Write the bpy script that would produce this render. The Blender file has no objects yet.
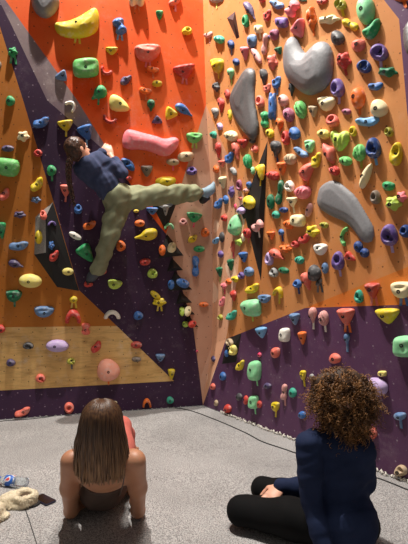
import bpy, math, random
import numpy as np
import openvdb as vdb
from mathutils import Vector, Matrix
from mathutils.bvhtree import BVHTree
from mathutils.geometry import tessellate_polygon

random.seed(7); RNG = np.random.default_rng(7)
scene = bpy.context.scene
COL = scene.collection
PI = math.pi

# ------------------------------------------------------------------ camera
F = 415.0; HC = 1.2; PITCH = math.atan(28/415)
cam_d = bpy.data.cameras.new('camera'); cam = bpy.data.objects.new('camera', cam_d); COL.objects.link(cam)
cam_d.sensor_fit = 'VERTICAL'; cam_d.sensor_height = 36; cam_d.lens = F/544*36
cam.location = (0, 0, HC); cam.rotation_euler = (PI/2+PITCH, 0, 0)
scene.camera = cam
CO = Vector((0, 0, HC)); SP, CP = math.sin(PITCH), math.cos(PITCH)

def ray(u, v):
    x, y, z = u-204, F, 272-v
    return Vector((x, y*CP-z*SP, y*SP+z*CP))
def proj(p):
    d = Vector(p)-CO
    f = d.y*CP+d.z*SP; up = -d.y*SP+d.z*CP
    return 204+F*d.x/f, 272-F*up/f
def fdepth(p):
    d = Vector(p)-CO
    return d.y*CP+d.z*SP
def G(u, v, z=0.0):                 # the point of height z
    r = ray(u, v); return CO+r*((z-HC)/r.z)
def D(u, v, y):                     # the point at distance y in front of the camera
    r = ray(u, v); return CO+r*(y/r.y)

# ------------------------------------------------------------------ materials
def lin(c):
    return tuple((x/12.92 if x <= .04045 else ((x+.055)/1.055)**2.4) for x in c)
def hexc(h):
    return lin(tuple(int(h[i:i+2], 16)/255 for i in (0, 2, 4)))
class NT:
    def __init__(s, name):
        s.m = bpy.data.materials.new(name); s.m.use_nodes = True; s.t = s.m.node_tree
        s.b = s.t.nodes['Principled BSDF']
    def n(s, typ, **kw):
        o = s.t.nodes.new(typ)
        for k, v in kw.items():
            if k in o.inputs.keys(): o.inputs[k].default_value = v
            else: setattr(o, k, v)
        return o
    def l(s, a, b): s.t.links.new(a, b)
    def mix(s, fac, a, b):
        o = s.t.nodes.new('ShaderNodeMix'); o.data_type = 'RGBA'
        for v, i in ((fac, 0), (a, 6), (b, 7)):
            if isinstance(v, (int, float)): o.inputs[i].default_value = v
            elif isinstance(v, tuple): o.inputs[i].default_value = (*v[:3], 1)
            else: s.l(v, o.inputs[i])
        return o.outputs[2]
    def ramp(s, x, a, b, ca=0.0, cb=1.0):
        o = s.t.nodes.new('ShaderNodeMapRange')
        s.l(x, o.inputs[0]); o.inputs[1].default_value = a; o.inputs[2].default_value = b
        o.inputs[3].default_value = ca; o.inputs[4].default_value = cb
        return o.outputs[0]
    def bump(s, h, strength=.2, dist=.01):
        o = s.n('ShaderNodeBump'); o.inputs['Strength'].default_value = strength; o.inputs['Distance'].default_value = dist
        s.l(h, o.inputs['Height']); s.l(o.outputs[0], s.b.inputs['Normal'])
MATS = {}
def plain(name, c, rough=.6, metal=0.0, noise=.0, scale=40, bump=0.0, spec=.5, c2=None):
    if name in MATS: return MATS[name]
    t = NT(name); t.b.inputs['Roughness'].default_value = rough; t.b.inputs['Metallic'].default_value = metal
    t.b.inputs['Specular IOR Level'].default_value = spec
    co = t.n('ShaderNodeTexCoord')
    nz = t.n('ShaderNodeTexNoise', Scale=scale, Detail=4.0); t.l(co.outputs['Object'], nz.inputs['Vector'])
    f = t.ramp(nz.outputs[0], .35, .7, 0, 1)
    c2 = c2 or tuple(min(1, x*(1-noise)) for x in c)
    t.l(t.mix(f, c, c2), t.b.inputs['Base Color'])
    if bump: t.bump(nz.outputs[0], bump, .01)
    MATS[name] = t.m; return t.m

def wall_mat(name, c, c2, dot, rough=.75, big=.5, spec=.3, dust=.12, dotscale=7.5, ply=False, camo=None):
    t = NT(name); t.b.inputs['Roughness'].default_value = rough; t.b.inputs['Specular IOR Level'].default_value = spec
    uv = t.n('ShaderNodeUVMap'); uv.uv_map = 'UVMap'
    co = t.n('ShaderNodeTexCoord')
    nz = t.n('ShaderNodeTexNoise', Scale=1.6, Detail=5.0, Roughness=.6); t.l(co.outputs['Object'], nz.inputs['Vector'])
    col = t.mix(t.ramp(nz.outputs[0], .35, .68), c, c2)
    if camo:
        vn = t.n('ShaderNodeTexNoise', Scale=1.3, Detail=0.0, Distortion=1.2); t.l(co.outputs['Object'], vn.inputs['Vector'])
        col = t.mix(t.ramp(vn.outputs[0], .53, .54), col, camo)
    if ply:
        mp = t.n('ShaderNodeMapping'); mp.inputs['Scale'].default_value = (1.2, 7, 1); t.l(uv.outputs[0], mp.inputs[0])
        w = t.n('ShaderNodeTexNoise', Scale=3.0, Detail=8.0, Roughness=.7, Distortion=.6); t.l(mp.outputs[0], w.inputs['Vector'])
        col = t.mix(t.ramp(w.outputs[0], .45, .75, 0, .7), col, lin((.55, .38, .2)))
    # chalk scuffs
    n2 = t.n('ShaderNodeTexNoise', Scale=9.0, Detail=8.0, Roughness=.75); t.l(co.outputs['Object'], n2.inputs['Vector'])
    n2b = t.n('ShaderNodeTexNoise', Scale=2.3, Detail=3.0); t.l(co.outputs['Object'], n2b.inputs['Vector'])
    mm = t.n('ShaderNodeMath', operation='MULTIPLY'); t.l(t.ramp(n2.outputs[0], .5, .75), mm.inputs[0]); t.l(t.ramp(n2b.outputs[0], .45, .7, 0, dust*2.4), mm.inputs[1])
    col = t.mix(mm.outputs[0], col, lin((.86, .82, .8)))
    # bolt holes set out on a loose grid
    vo = t.n('ShaderNodeTexVoronoi', Scale=dotscale, Randomness=.38); vo.voronoi_dimensions = '2D'; t.l(uv.outputs[0], vo.inputs['Vector'])
    d = t.ramp(vo.outputs['Distance'], .030, .055, .75, 0)
    col = t.mix(d, col, dot)
    vo2 = t.n('ShaderNodeTexVoronoi', Scale=11.3, Randomness=1.0); vo2.voronoi_dimensions = '2D'; t.l(uv.outputs[0], vo2.inputs['Vector'])
    d2 = t.ramp(vo2.outputs['Distance'], .03, .05, .25, 0)
    col = t.mix(d2, col, dot)
    t.l(col, t.b.inputs['Base Color'])
    nb = t.n('ShaderNodeTexNoise', Scale=160.0, Detail=2.0); t.l(co.outputs['Object'], nb.inputs['Vector'])
    t.bump(nb.outputs[0], .25, .004)
    return t.m

# ------------------------------------------------------------------ object helpers
def new_obj(name, verts, faces, mat, parent=None, smooth=False, mats=None, fm=None):
    me = bpy.data.meshes.new(name)
    me.from_pydata([tuple(v) for v in verts], [], [tuple(int(i) for i in f) for f in faces])
    for m in (mats or [mat]): me.materials.append(m)
    if fm is not None: me.polygons.foreach_set('material_index', np.array(fm, dtype=np.int32))
    if smooth: me.polygons.foreach_set('use_smooth', np.ones(len(me.polygons), dtype=bool))
    me.update()
    o = bpy.data.objects.new(name, me); COL.objects.link(o)
    if parent: o.parent = parent
    return o
def empty(name, loc, label=None, cat=None, group=None, kind=None):
    o = bpy.data.objects.new(name, None); COL.objects.link(o); o.location = loc; o.empty_display_size = .05
    tag(o, label, cat, group, kind); return o
def tag(o, label=None, cat=None, group=None, kind=None):
    if label: o['label'] = label
    if cat: o['category'] = cat
    if group: o['group'] = group
    if kind: o['kind'] = kind
    return o

def vdb_mesh(arr, origin, vs):
    g = vdb.FloatGrid(float(arr.max())+vs)
    g.copyFromArray(np.ascontiguousarray(arr, dtype=np.float32))
    pts, tri, quad = g.convertToPolygons(isovalue=0.0, adaptivity=0.0)
    pts = np.array(pts)*vs+np.array(origin)
    faces = [tuple(f) for f in tri]+[tuple(f) for f in quad]
    return pts, faces

# tapered capsules and ellipsoids blended into one surface
class Body:
    def __init__(s): s.p = []
    def cap(s, a, b, ra, rb=None, k=.02): s.p.append(('c', np.array(a, float), np.array(b, float), ra, rb if rb is not None else ra, k)); return s
    def chain(s, pts, rs, k=.02):
        for i in range(len(pts)-1): s.cap(pts[i], pts[i+1], rs[i], rs[i+1], k)
        return s
    def ell(s, c, r, R=None, k=.02): s.p.append(('e', np.array(c, float), np.array(r, float), np.array(R or Matrix.Identity(3)), 0, k)); return s
    def mesh(s, vs=.008, inflate=0.0, fold=None, clip=None):
        lo = np.full(3, 1e9); hi = -lo
        for q in s.p:
            if q[0] == 'c':
                r = max(q[3], q[4]); lo = np.minimum(lo, np.minimum(q[1], q[2])-r); hi = np.maximum(hi, np.maximum(q[1], q[2])+r)
            else:
                r = q[2].max(); lo = np.minimum(lo, q[1]-r); hi = np.maximum(hi, q[1]+r)
        pad = inflate+.03+vs*2; lo -= pad; hi += pad
        n = np.ceil((hi-lo)/vs).astype(int)+1
        A = np.full(n, .2, np.float32)
        for q in s.p:
            if q[0] == 'c': r = max(q[3], q[4]); l2 = np.minimum(q[1], q[2])-r; h2 = np.maximum(q[1], q[2])+r
            else: r = q[2].max(); l2 = q[1]-r; h2 = q[1]+r
            mg = .05+inflate
            i0 = np.maximum(0, np.floor((l2-mg-lo)/vs).astype(int)); i1 = np.minimum(n, np.ceil((h2+mg-lo)/vs).astype(int)+1)
            X, Y, Z = np.meshgrid(*[lo[d]+vs*np.arange(i0[d], i1[d]) for d in range(3)], indexing='ij')
            P = np.stack([X, Y, Z], -1).astype(np.float32)
            if q[0] == 'c':
                a, b = q[1], q[2]; ab = b-a; L = max(1e-9, ab@ab)
                t = np.clip(((P-a)@ab)/L, 0, 1)
                d = np.linalg.norm(P-a-t[..., None]*ab, axis=-1)-(q[3]+(q[4]-q[3])*t)
            else:
                Q = (P-q[1])@q[3]
                k0 = np.linalg.norm(Q/q[2], axis=-1); k1 = np.linalg.norm(Q/(q[2]**2), axis=-1)
                d = k0*(k0-1)/np.maximum(k1, 1e-6)
            sl = tuple(slice(i0[k], i1[k]) for k in range(3))
            B = A[sl]; k = q[5]
            h = np.clip(k-np.abs(B-d), 0, None)/k
            A[sl] = np.minimum(B, d)-h*h*k*.25
        if inflate: A -= inflate
        if fold is not None or clip is not None:
            X, Y, Z = np.meshgrid(*[lo[d]+vs*np.arange(n[d]) for d in range(3)], indexing='ij', sparse=True)
            if fold is not None: A = A+fold(X, Y, Z).astype(np.float32)
            if clip is not None: A = np.maximum(A, clip(X, Y, Z).astype(np.float32))
        return vdb_mesh(A, lo, vs)
    def build(s, name, mat, parent=None, **kw):
        v, f = s.mesh(**kw)
        o = new_obj(name, v, f, mat, None, smooth=True)
        if parent: attach(o, parent)
        return o
def attach(o, parent):
    """parent is an unrotated Empty: keep o's world place"""
    base = Vector(parent.location)
    if parent.parent: base += Vector(parent.parent.location)
    o.location = Vector(o.location)-base if False else -base
    o.parent = parent
    return o

# ------------------------------------------------------------------ the walls
A0 = Vector((-2.09, 4.26, 0)); K0 = Vector((-0.012, 4.83, 0)); R0 = Vector((1.38, 2.80, 0))
LD = (K0-A0).normalized(); RD = (R0-K0).normalized()
LN = Vector((LD.y, -LD.x, 0)); RN = Vector((RD.y, -RD.x, 0))       # into the room
if LN.y > 0: LN = -LN
if RN.x > 0: RN = -RN
ZK = .28
def plane(base, n, ang):
    nn = (n*math.cos(ang)+Vector((0, 0, -1))*math.sin(ang)).normalized()
    return base+Vector((0, 0, ZK)), nn
PLN = plane(K0, LN, math.radians(10)); PRN = plane(K0, RN, math.radians(5.8))
def hit(pl, u, v, d=0.0):
    r = ray(u, v); t = ((pl[0]-CO).dot(pl[1])+d)/r.dot(pl[1])
    return CO+r*t
# (u, v) of each corner -> point, on the leaning plane of the wall it belongs to; d brings it out of that plane
VL = {}
def V(u, v, side='L', d=0.0):
    k = (u, v)
    if k not in VL: VL[k] = hit(PLN if side == 'L' else PRN, u, v, d)
    return VL[k]
def Wp(name, p): VL[name] = Vector(p); return name
Wp('a0', K0-LD*4.2); Wp('a1', K0-LD*4.2+Vector((0, 0, ZK))); Wp('k0', K0)
Wp('r0', K0+RD*3.45)
for q, d in (((200, 380), 0), ((174, 381), 0), ((203, -110), .0), ((203, 0), 0), ((206, 105), 0), ((212, 200), 0), ((213, 280), 0), ((212, 345), 0), ((181, 186), 0), ((166, 234), 0),
             ((193, 325), 0), ((180, 282), 0), ((150, 214), 0), ((113, 158), 0), ((77, 100), 0.0), ((47, 100), 0), ((10, 22), 0), ((-17, -31), 0), ((0, 27), 0), ((23, 100), 0),
             ((53, 200), 0), ((79, 290), 0), ((100, 310), 0), ((117, 326), 0), ((-240, 330), 0), ((-240, -110), 0), ((-40, -110), 0)):
    V(*q, 'L', d)
for q, d in (((220, 138), 0), ((232, 165), 0), ((243, 195), 0), ((246, 215), 0), ((241, 240), 0), ((237, 280), 0), ((226, 339), 0), ((305, 308), 0), ((425, 260), 0), ((426, 304), 0),
             ((407, 110), 0), ((399, 19), 0), ((384, 0), 0), ((300, -110), 0), ((560, 304), .1), ((560, -110), -.5)):
    V(*q, 'R', d)
COLS = dict(
    orange=((.93, .33, .08), (.90, .46, .24)), ochre=((.80, .50, .19), (.74, .43, .14)), purple=((.25, .13, .30), (.21, .10, .25)))
m_orange = wall_mat('orange_wall_paint', lin((.90, .31, .06)), lin((.90, .42, .19)), lin((.16, .09, .09)), dust=.1)
m_ochre_l = wall_mat('ochre_wall_paint', lin((.74, .46, .18)), lin((.68, .40, .13)), lin((.12, .08, .06)), dust=.06)
m_ochre_r = wall_mat('light_ochre_wall_paint', lin((.84, .57, .34)), lin((.80, .51, .28)), lin((.2, .12, .08)), dust=.12)
m_bright = wall_mat('light_orange_wall_paint', lin((.88, .52, .22)), lin((.86, .47, .18)), lin((.2, .12, .08)), dust=.08)
m_purple = wall_mat('purple_wall_paint', lin((.23, .13, .24)), lin((.20, .115, .21)), lin((.6, .52, .58)), dust=.06, rough=.6)
m_purple_r = wall_mat('deep_purple_wall_paint', lin((.38, .24, .37)), lin((.34, .21, .33)), lin((.6, .54, .58)), dust=.08, rough=.6)
m_lit = wall_mat('painted_light_purple_wall', lin((.60, .53, .52)), lin((.40, .32, .38)), lin((.85, .8, .8)), dust=.3, rough=.45, spec=.5)  # glancing light on the purple strip, put into its paler colour
m_beige = wall_mat('beige_pink_wall_paint', lin((.78, .60, .50)), lin((.74, .56, .46)), lin((.3, .2, .18)), dust=.1)
m_pink = wall_mat('pink_camouflage_wall_paint', lin((.90, .68, .54)), lin((.88, .65, .50)), lin((.3, .2, .18)), dust=.1, camo=lin((.95, .80, .68)))
m_ply = wall_mat('bare_plywood', lin((.90, .74, .48)), lin((.82, .64, .38)), lin((.15, .1, .08)), dust=.3, ply=True)
m_black = plain('black_volume_paint', lin((.10, .09, .09)), .65, noise=.4, scale=90)
m_grit = plain('grey_grit_coating', lin((.62, .60, .57)), .8, noise=.35, scale=120, bump=.3)

root_L = empty('wall_left', K0, kind='structure', label='leaning climbing wall of orange, ochre, purple and plywood panels')
root_R = empty('wall_right', K0, kind='structure', label='leaning climbing wall of ochre panels over a purple skirt')
BV, BF, PANEL = [], [], []
def panel(name, keys, mat, root, side, words):
    vs = [VL[k] for k in keys]
    n = (PLN if side == 'L' else PRN)[1]
    rd = LD if side == 'L' else RD
    up = n.cross(rd); up = up if up.z > 0 else -up
    pts2 = [Vector((v.dot(rd), v.dot(up), 0)) for v in vs]
    tris = tessellate_polygon([pts2])
    faces = []
    for t in tris:
        a, b, c = [vs[i] for i in t]
        faces.append(t if (b-a).cross(c-a).dot(n) > 0 else t[::-1])
    nb = len(vs)
    back = [v-n*.02 for v in vs]
    allf = [tuple(f) for f in faces]+[tuple(i+nb for i in f[::-1]) for f in faces]
    allf += [(i, (i+1) % nb, (i+1) % nb+nb, i+nb) for i in range(nb)]
    o = new_obj(name, vs+back, allf, mat)
    uvl = o.data.uv_layers.new(name='UVMap')
    P = vs+back
    for l in o.data.loops:
        p = P[l.vertex_index]; uvl.data[l.index].uv = (p.dot(rd)+9, p.dot(up)+9)
    attach(o, root); o['kind'] = 'structure'
    b = len(BV); BV.extend(vs)
    for f in faces: BF.append(tuple(i+b for i in f)); PANEL.append((side, words))
    return o
panel('orange_panel', [(-40, -110), (203, -110), (203, 0), (206, 105), (181, 186), (166, 234), (150, 214), (113, 158), (77, 100), (-17, -31)], m_orange, root_L, 'L', 'the orange panel')
panel('painted_light_purple_panel', [(-17, -31), (77, 100), (113, 158), (47, 100), (10, 22)], m_lit, root_L, 'L', 'the grey-purple strip')  # purple strip with the light painted into its colour
panel('purple_panel', [(-17, -31), (10, 22), (47, 100), (113, 158), (150, 214), (166, 234), (180, 282), (193, 325), (200, 380), (174, 381), (100, 310), (79, 290), (53, 200), (23, 100), (0, 27)], m_purple, root_L, 'L', 'the dark purple panel')
panel('ochre_panel', [(-240, -110), (-40, -110), (-17, -31), (0, 27), (23, 100), (53, 200), (79, 290), (100, 310), (117, 326), (-240, 330)], m_ochre_l, root_L, 'L', 'the brown ochre panel')
panel('plywood_panel', [(-240, 330), (117, 326), (174, 381), 'a1'], m_ply, root_L, 'L', 'the bare plywood panel')
panel('kick_board', ['a1', (174, 381), (200, 380), 'k0', 'a0'], m_purple, root_L, 'L', 'the kick board')
panel('beige_panel', [(206, 105), (212, 200), (213, 280), (212, 345), 'k0', (200, 380), (193, 325), (180, 282), (166, 234), (181, 186)], m_beige, root_L, 'L', 'the beige corner panel')
panel('pink_panel', [(206, 105), (220, 138), (232, 165), (243, 195), (246, 215), (241, 240), (237, 280), (226, 339), 'k0', (212, 345), (213, 280), (212, 200)], m_pink, root_R, 'R', 'the pink panel')
panel('light_ochre_panel', [(203, -110), (300, -110), (384, 0), (399, 19), (407, 110), (425, 260), (305, 308), (226, 339), (237, 280), (241, 240), (246, 215), (243, 195), (232, 165), (220, 138), (206, 105), (203, 0)], m_ochre_r, root_R, 'R', 'the light ochre wall')
panel('light_orange_panel', [(305, 308), (425, 260), (426, 304)], m_bright, root_R, 'R', 'the light orange panel')
panel('purple_skirt_panel', [(226, 339), (305, 308), (426, 304), (560, 304), 'r0', 'k0'], m_purple_r, root_R, 'R', 'the purple skirt panel')
panel('dark_purple_panel', [(300, -110), (560, -110), (560, 304), (426, 304), (425, 260), (407, 110), (399, 19), (384, 0)], m_purple_r, root_R, 'R', 'the dark purple side panel')

# ------------------------------------------------------------------ black wooden volumes screwed to the walls
def bvh(): return BVHTree.FromPolygons(BV, BF, all_triangles=True)
TREE = bvh()
def wallhit(u, v):
    r = ray(u, v).normalized()
    p, n, i, d = TREE.ray_cast(CO, r, 50)
    if p is None: return None
    if n.dot(r) > 0: n = -n
    return p, n, i
def volume(base, apex, faces, mats, label, cat='wall volume', name='wall_volume', group=None, words='the black volume'):
    """base: pixels on the wall; apex: (u, v, d) points standing out d from the wall"""
    vs = [wallhit(*b)[0] for b in base]
    side = 'L' if PANEL[wallhit(*base[0])[2]][0] == 'L' else 'R'
    n = (PLN if side == 'L' else PRN)[1]
    for (u, v, d) in apex:
        p, nn, i = wallhit(u, v); r = ray(u, v).normalized(); vs.append(p+r*(d/r.dot(n)))
    nb = len(base)
    root = empty(name, sum(vs[:nb], Vector())/nb, label, cat, group)
    c = sum(vs, Vector())/len(vs)
    fs = []
    for f in faces:
        a, b, c3 = [vs[i] for i in f[:3]]
        fs.append(f if (b-a).cross(c3-a).dot(n) > 0 else f[::-1])
    bk = [v-n*.004 for v in vs[:nb]]
    F2 = list(fs)+[tuple(range(len(vs), len(vs)+nb))]
    fm = [m for m in mats[1]]+[0]
    for i in range(nb):
        F2.append((i, (i+1) % nb, (i+1) % nb+len(vs), i+len(vs))); fm.append(0)
    if len(mats[0]) == 1:
        attach(new_obj('volume_body', vs+bk, F2, mats[0][0]), root)
    else:
        attach(new_obj('volume_body', vs+bk, [f for f, m in zip(F2, fm) if m == 0], mats[0][0]), root)
        gf = [f for f, m in zip(fs, fm) if m == 1]; us = sorted({i for f in gf for i in f})
        o = attach(new_obj('gritty_face', [vs[i] for i in us], [tuple(us.index(i) for i in f) for f in gf], mats[0][1]), root); o['label'] = 'grey gritty side face'
    b0 = len(BV); BV.extend(vs)
    for f in fs:
        for k in range(1, len(f)-1): BF.append((f[0]+b0, f[k]+b0, f[k+1]+b0)); PANEL.append((side, words))
    return root
volume([(53, 202), (35.5, 217), (34.3, 254.5), (57, 287), (79, 291)], [(45.5, 217, .05), (46, 252.5, .05)],
       [(0, 1, 5), (1, 2, 6, 5), (2, 3, 6), (3, 4, 6), (4, 0, 5, 6)], ([m_black, m_grit], [1, 1, 0, 0, 0]),
       'black faceted volume with grey gritty side face between brown ochre and purple panels', words='the black faceted volume')
volume([(150.5, 202), (177, 202), (165.8, 231)], [(166, 210, .05)], [(0, 1, 3), (1, 2, 3), (2, 0, 3)], ([m_black], [0]*3),
       "black triangular volume behind the climber's stretched leg", words='the black volume behind the leg')
volume([(267.5, 141), (238, 207), (261, 281), (265, 205)], [(259, 208, .05)], [(0, 1, 4), (1, 2, 4), (2, 3, 4), (3, 0, 4)], ([m_black], [0]*4),
       'tall narrow black kite-shaped volume on the light ochre wall', words='the black kite-shaped volume')
volume([(227, 339), (241.5, 333), (236, 362), (222, 364)], [(233, 348, .03)], [(0, 1, 4), (1, 2, 4), (2, 3, 4), (3, 0, 4)], ([m_black], [0]*4),
       'small black volume at the inner end of the purple skirt panel', words='the small black volume')
tri_l = ['topmost black triangular volume of the jagged column, carrying an orange and a cream hold',
         'second black triangular volume from the top of the jagged column, without holds',
         'third black triangular volume from the top of the column, carrying two blue holds',
         'fourth black triangular volume from the top of the jagged column, without holds',
         'fifth black triangular volume down the column, carrying lime and white holds',
         'lowest black triangular volume of the jagged column, carrying red and lime holds']
for (a, b, c), lb in zip([((167, 234), (183.5, 255.5), (158, 258)), ((171.5, 257.5), (183, 270), (167, 271.5)), ((174.5, 271), (192, 289.5), (168, 291)),
                          ((180, 290.5), (192, 302.5), (176, 304)), ((184, 303), (195, 314.5), (178.5, 315)), ((188, 315), (198.5, 327), (181, 327))], tri_l):
    volume([a, b, c], [((a[0]+b[0]+c[0])/3, (a[1]+b[1]*1.2+c[1]*1.2)/3.4, .07)], [(0, 1, 3), (1, 2, 3), (2, 0, 3)], ([m_black], [0]*3), lb,
           group='black triangular volumes in a jagged column', words='the black triangular volumes')
# long dark wedge high on the ochre wall
m_brown = plain('dark_brown_volume_paint', lin((.27, .17, .18)), .6, noise=.25, scale=60)
volume([(227, 18), (235, 11.5), (239.5, 37.5), (236.5, 39)], [(233, 20, .05)], [(0, 1, 4), (1, 2, 4), (2, 3, 4), (3, 0, 4)], ([m_brown], [0]*4),
       'long dark brown wedge volume tapering downwards, high on the light ochre wall', words='the dark brown wedge volume')
TREE = bvh()

# ------------------------------------------------------------------ climbing holds
HC_ = dict(r=('red', 'c8443b'), s=('salmon', 'e0705f'), p=('pink', 'ee8088'), h=('hot pink', 'f0406e'), o=('orange', 'e5702a'), y=('yellow', 'dcc22a'), c=('cream', 'e9dcb0'),
           Y=('pale yellow', 'ecdc7c'), w=('white', 'ece8dc'), g=('green', '2f9a5e'), G=('dark green', '1d6f4b'), m=('mint', '8fd9a0'), l=('lime', 'b9d45a'), t=('teal', '3aa389'),
           b=('blue', '3c6cae'), B=('light blue', '74a9d6'), u=('slate blue', '6384ad'), n=('navy', '26447f'), v=('purple', '6a5596'), V=('dark purple', '51476a'), i=('lilac', 'b9a2ce'),
           a=('grey', '9c9c9a'), k=('dark grey', '4b4b4d'), d=('tan', 'bca585'), D=('taupe', '7d7063'), q=('dusty pink', 'd59a94'), e=('light salmon', 'f6ab93'), P=('plum', '9c5570'), O=('olive', 'a3a03a'), R=('brick red', 'b5473c'), S=('light green', '6fc06b'))
def hmat(c):
    nm = HC_[c][0].replace(' ', '_')+'_resin'
    if nm in MATS: return MATS[nm]
    rgb = hexc(HC_[c][1]); t = NT(nm)
    t.b.inputs['Roughness'].default_value = .55; t.b.inputs['Specular IOR Level'].default_value = .35
    co = t.n('ShaderNodeTexCoord')
    nz = t.n('ShaderNodeTexNoise', Scale=26.0, Detail=5.0); t.l(co.outputs['Object'], nz.inputs['Vector'])
    col = t.mix(t.ramp(nz.outputs[0], .5, .75, 0, .35), rgb, lin((.88, .86, .84)))
    t.l(col, t.b.inputs['Base Color']); t.bump(nz.outputs[0], .25, .006)
    MATS[nm] = t.m; return t.m
m_bolt = plain('black_bolt_steel', lin((.09, .09, .1)), .4)
m_steel = plain('bolt_washer_steel', lin((.5, .5, .5)), .35, .8)
def circ(n=24, fx=lambda a: 1.0):
    return [(.5*fx(a)*math.cos(a), .5*fx(a)*math.sin(a)) for a in [2*PI*i/n for i in range(n)]]
def arch(t0=.0, thick=.42):
    o = [(.5*math.cos(a), .5-math.sin(a)*1.0) for a in [PI*i/10 for i in range(11)]]
    i_ = [((.5-thick*.5)*math.cos(a)*.9, .5-math.sin(a)*(1-thick*1.15)) for a in [PI*(10-i)/10 for i in range(11)]]
    return o+i_
SH = dict(
    tri=([(-.5, -.42), (-.3, -.5), (.3, -.5), (.5, -.38), (.36, 0), (.1, .5), (-.1, .48), (-.4, -.05)], 'triangular'),
    drop=([(-.42, -.2), (-.3, -.45), (0, -.5), (.35, -.42), (.5, -.15), (.38, .1), (.16, .3), (.1, .5), (-.06, .5), (-.12, .25), (-.36, .05)], 'teardrop'),
    cres=(arch(), 'crescent'), oval=(circ(), 'oval'), ball=(circ(24, lambda a: .95+.05*math.sin(3*a+1)), 'round'),
    jug=([(-.5, -.3), (-.38, -.46), (-.1, -.5), (.3, -.48), (.5, -.32), (.44, .05), (.2, .42), (-.1, .5), (-.36, .3)], 'jug'),
    peanut=([(-.5, 0), (-.42, -.38), (-.2, -.48), (-.02, -.24), (.2, -.44), (.42, -.4), (.5, 0), (.4, .4), (.2, .48), (0, .26), (-.2, .46), (-.42, .4)], 'two-lobed'),
    clus=(circ(30, lambda a: .86+.14*math.sin(5*a+.7)), 'knobbly'),
    block=([(-.46, -.42), (-.2, -.5), (.3, -.5), (.48, -.38), (.5, .1), (.4, .44), (0, .5), (-.4, .44), (-.5, .1)], 'block'),
    wedge=([(-.5, .05), (-.3, -.45), (.35, -.5), (.5, -.1), (.3, .4), (-.2, .5)], 'wedge-shaped'),
    claw=([(-.5, .15), (-.38, -.2), (-.05, -.25), (.2, -.5), (.5, -.42), (.42, .05), (.2, .4), (-.2, .5), (-.44, .42)], 'claw-shaped'),
    shell=(circ(24, lambda a: .93+.07*math.sin(2*a+1)), 'ribbed'), pocket=(circ(24, lambda a: .95+.05*math.sin(3*a)), 'pocketed'),
    donut=(circ(), 'ring-shaped'), poly=(None, 'sculpted'))
HOLDS = []; RES = {}
def sdf_poly(P, X, Y):
    d = np.full(X.shape, 1e9); s = np.ones(X.shape)
    n = len(P)
    for i in range(n):
        ax, ay = P[i]; bx, by = P[i-1]
        ex, ey = bx-ax, by-ay; wx, wy = X-ax, Y-ay
        t = np.clip((wx*ex+wy*ey)/(ex*ex+ey*ey+1e-12), 0, 1)
        qx, qy = wx-ex*t, wy-ey*t
        d = np.minimum(d, qx*qx+qy*qy)
        c1 = Y >= ay; c2 = Y < by; c3 = ex*wy > ey*wx
        al = (c1 & c2 & c3) | (~c1 & ~c2 & ~c3); s = np.where(al, -s, s)
    return s*np.sqrt(d)
def chaikin(P, n=1):
    for _ in range(n):
        Q = []
        for i in range(len(P)):
            a, b = P[i], P[(i+1) % len(P)]
            Q += [(.75*a[0]+.25*b[0], .75*a[1]+.25*b[1]), (.25*a[0]+.75*b[0], .25*a[1]+.75*b[1])]
        P = Q
    return P
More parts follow.
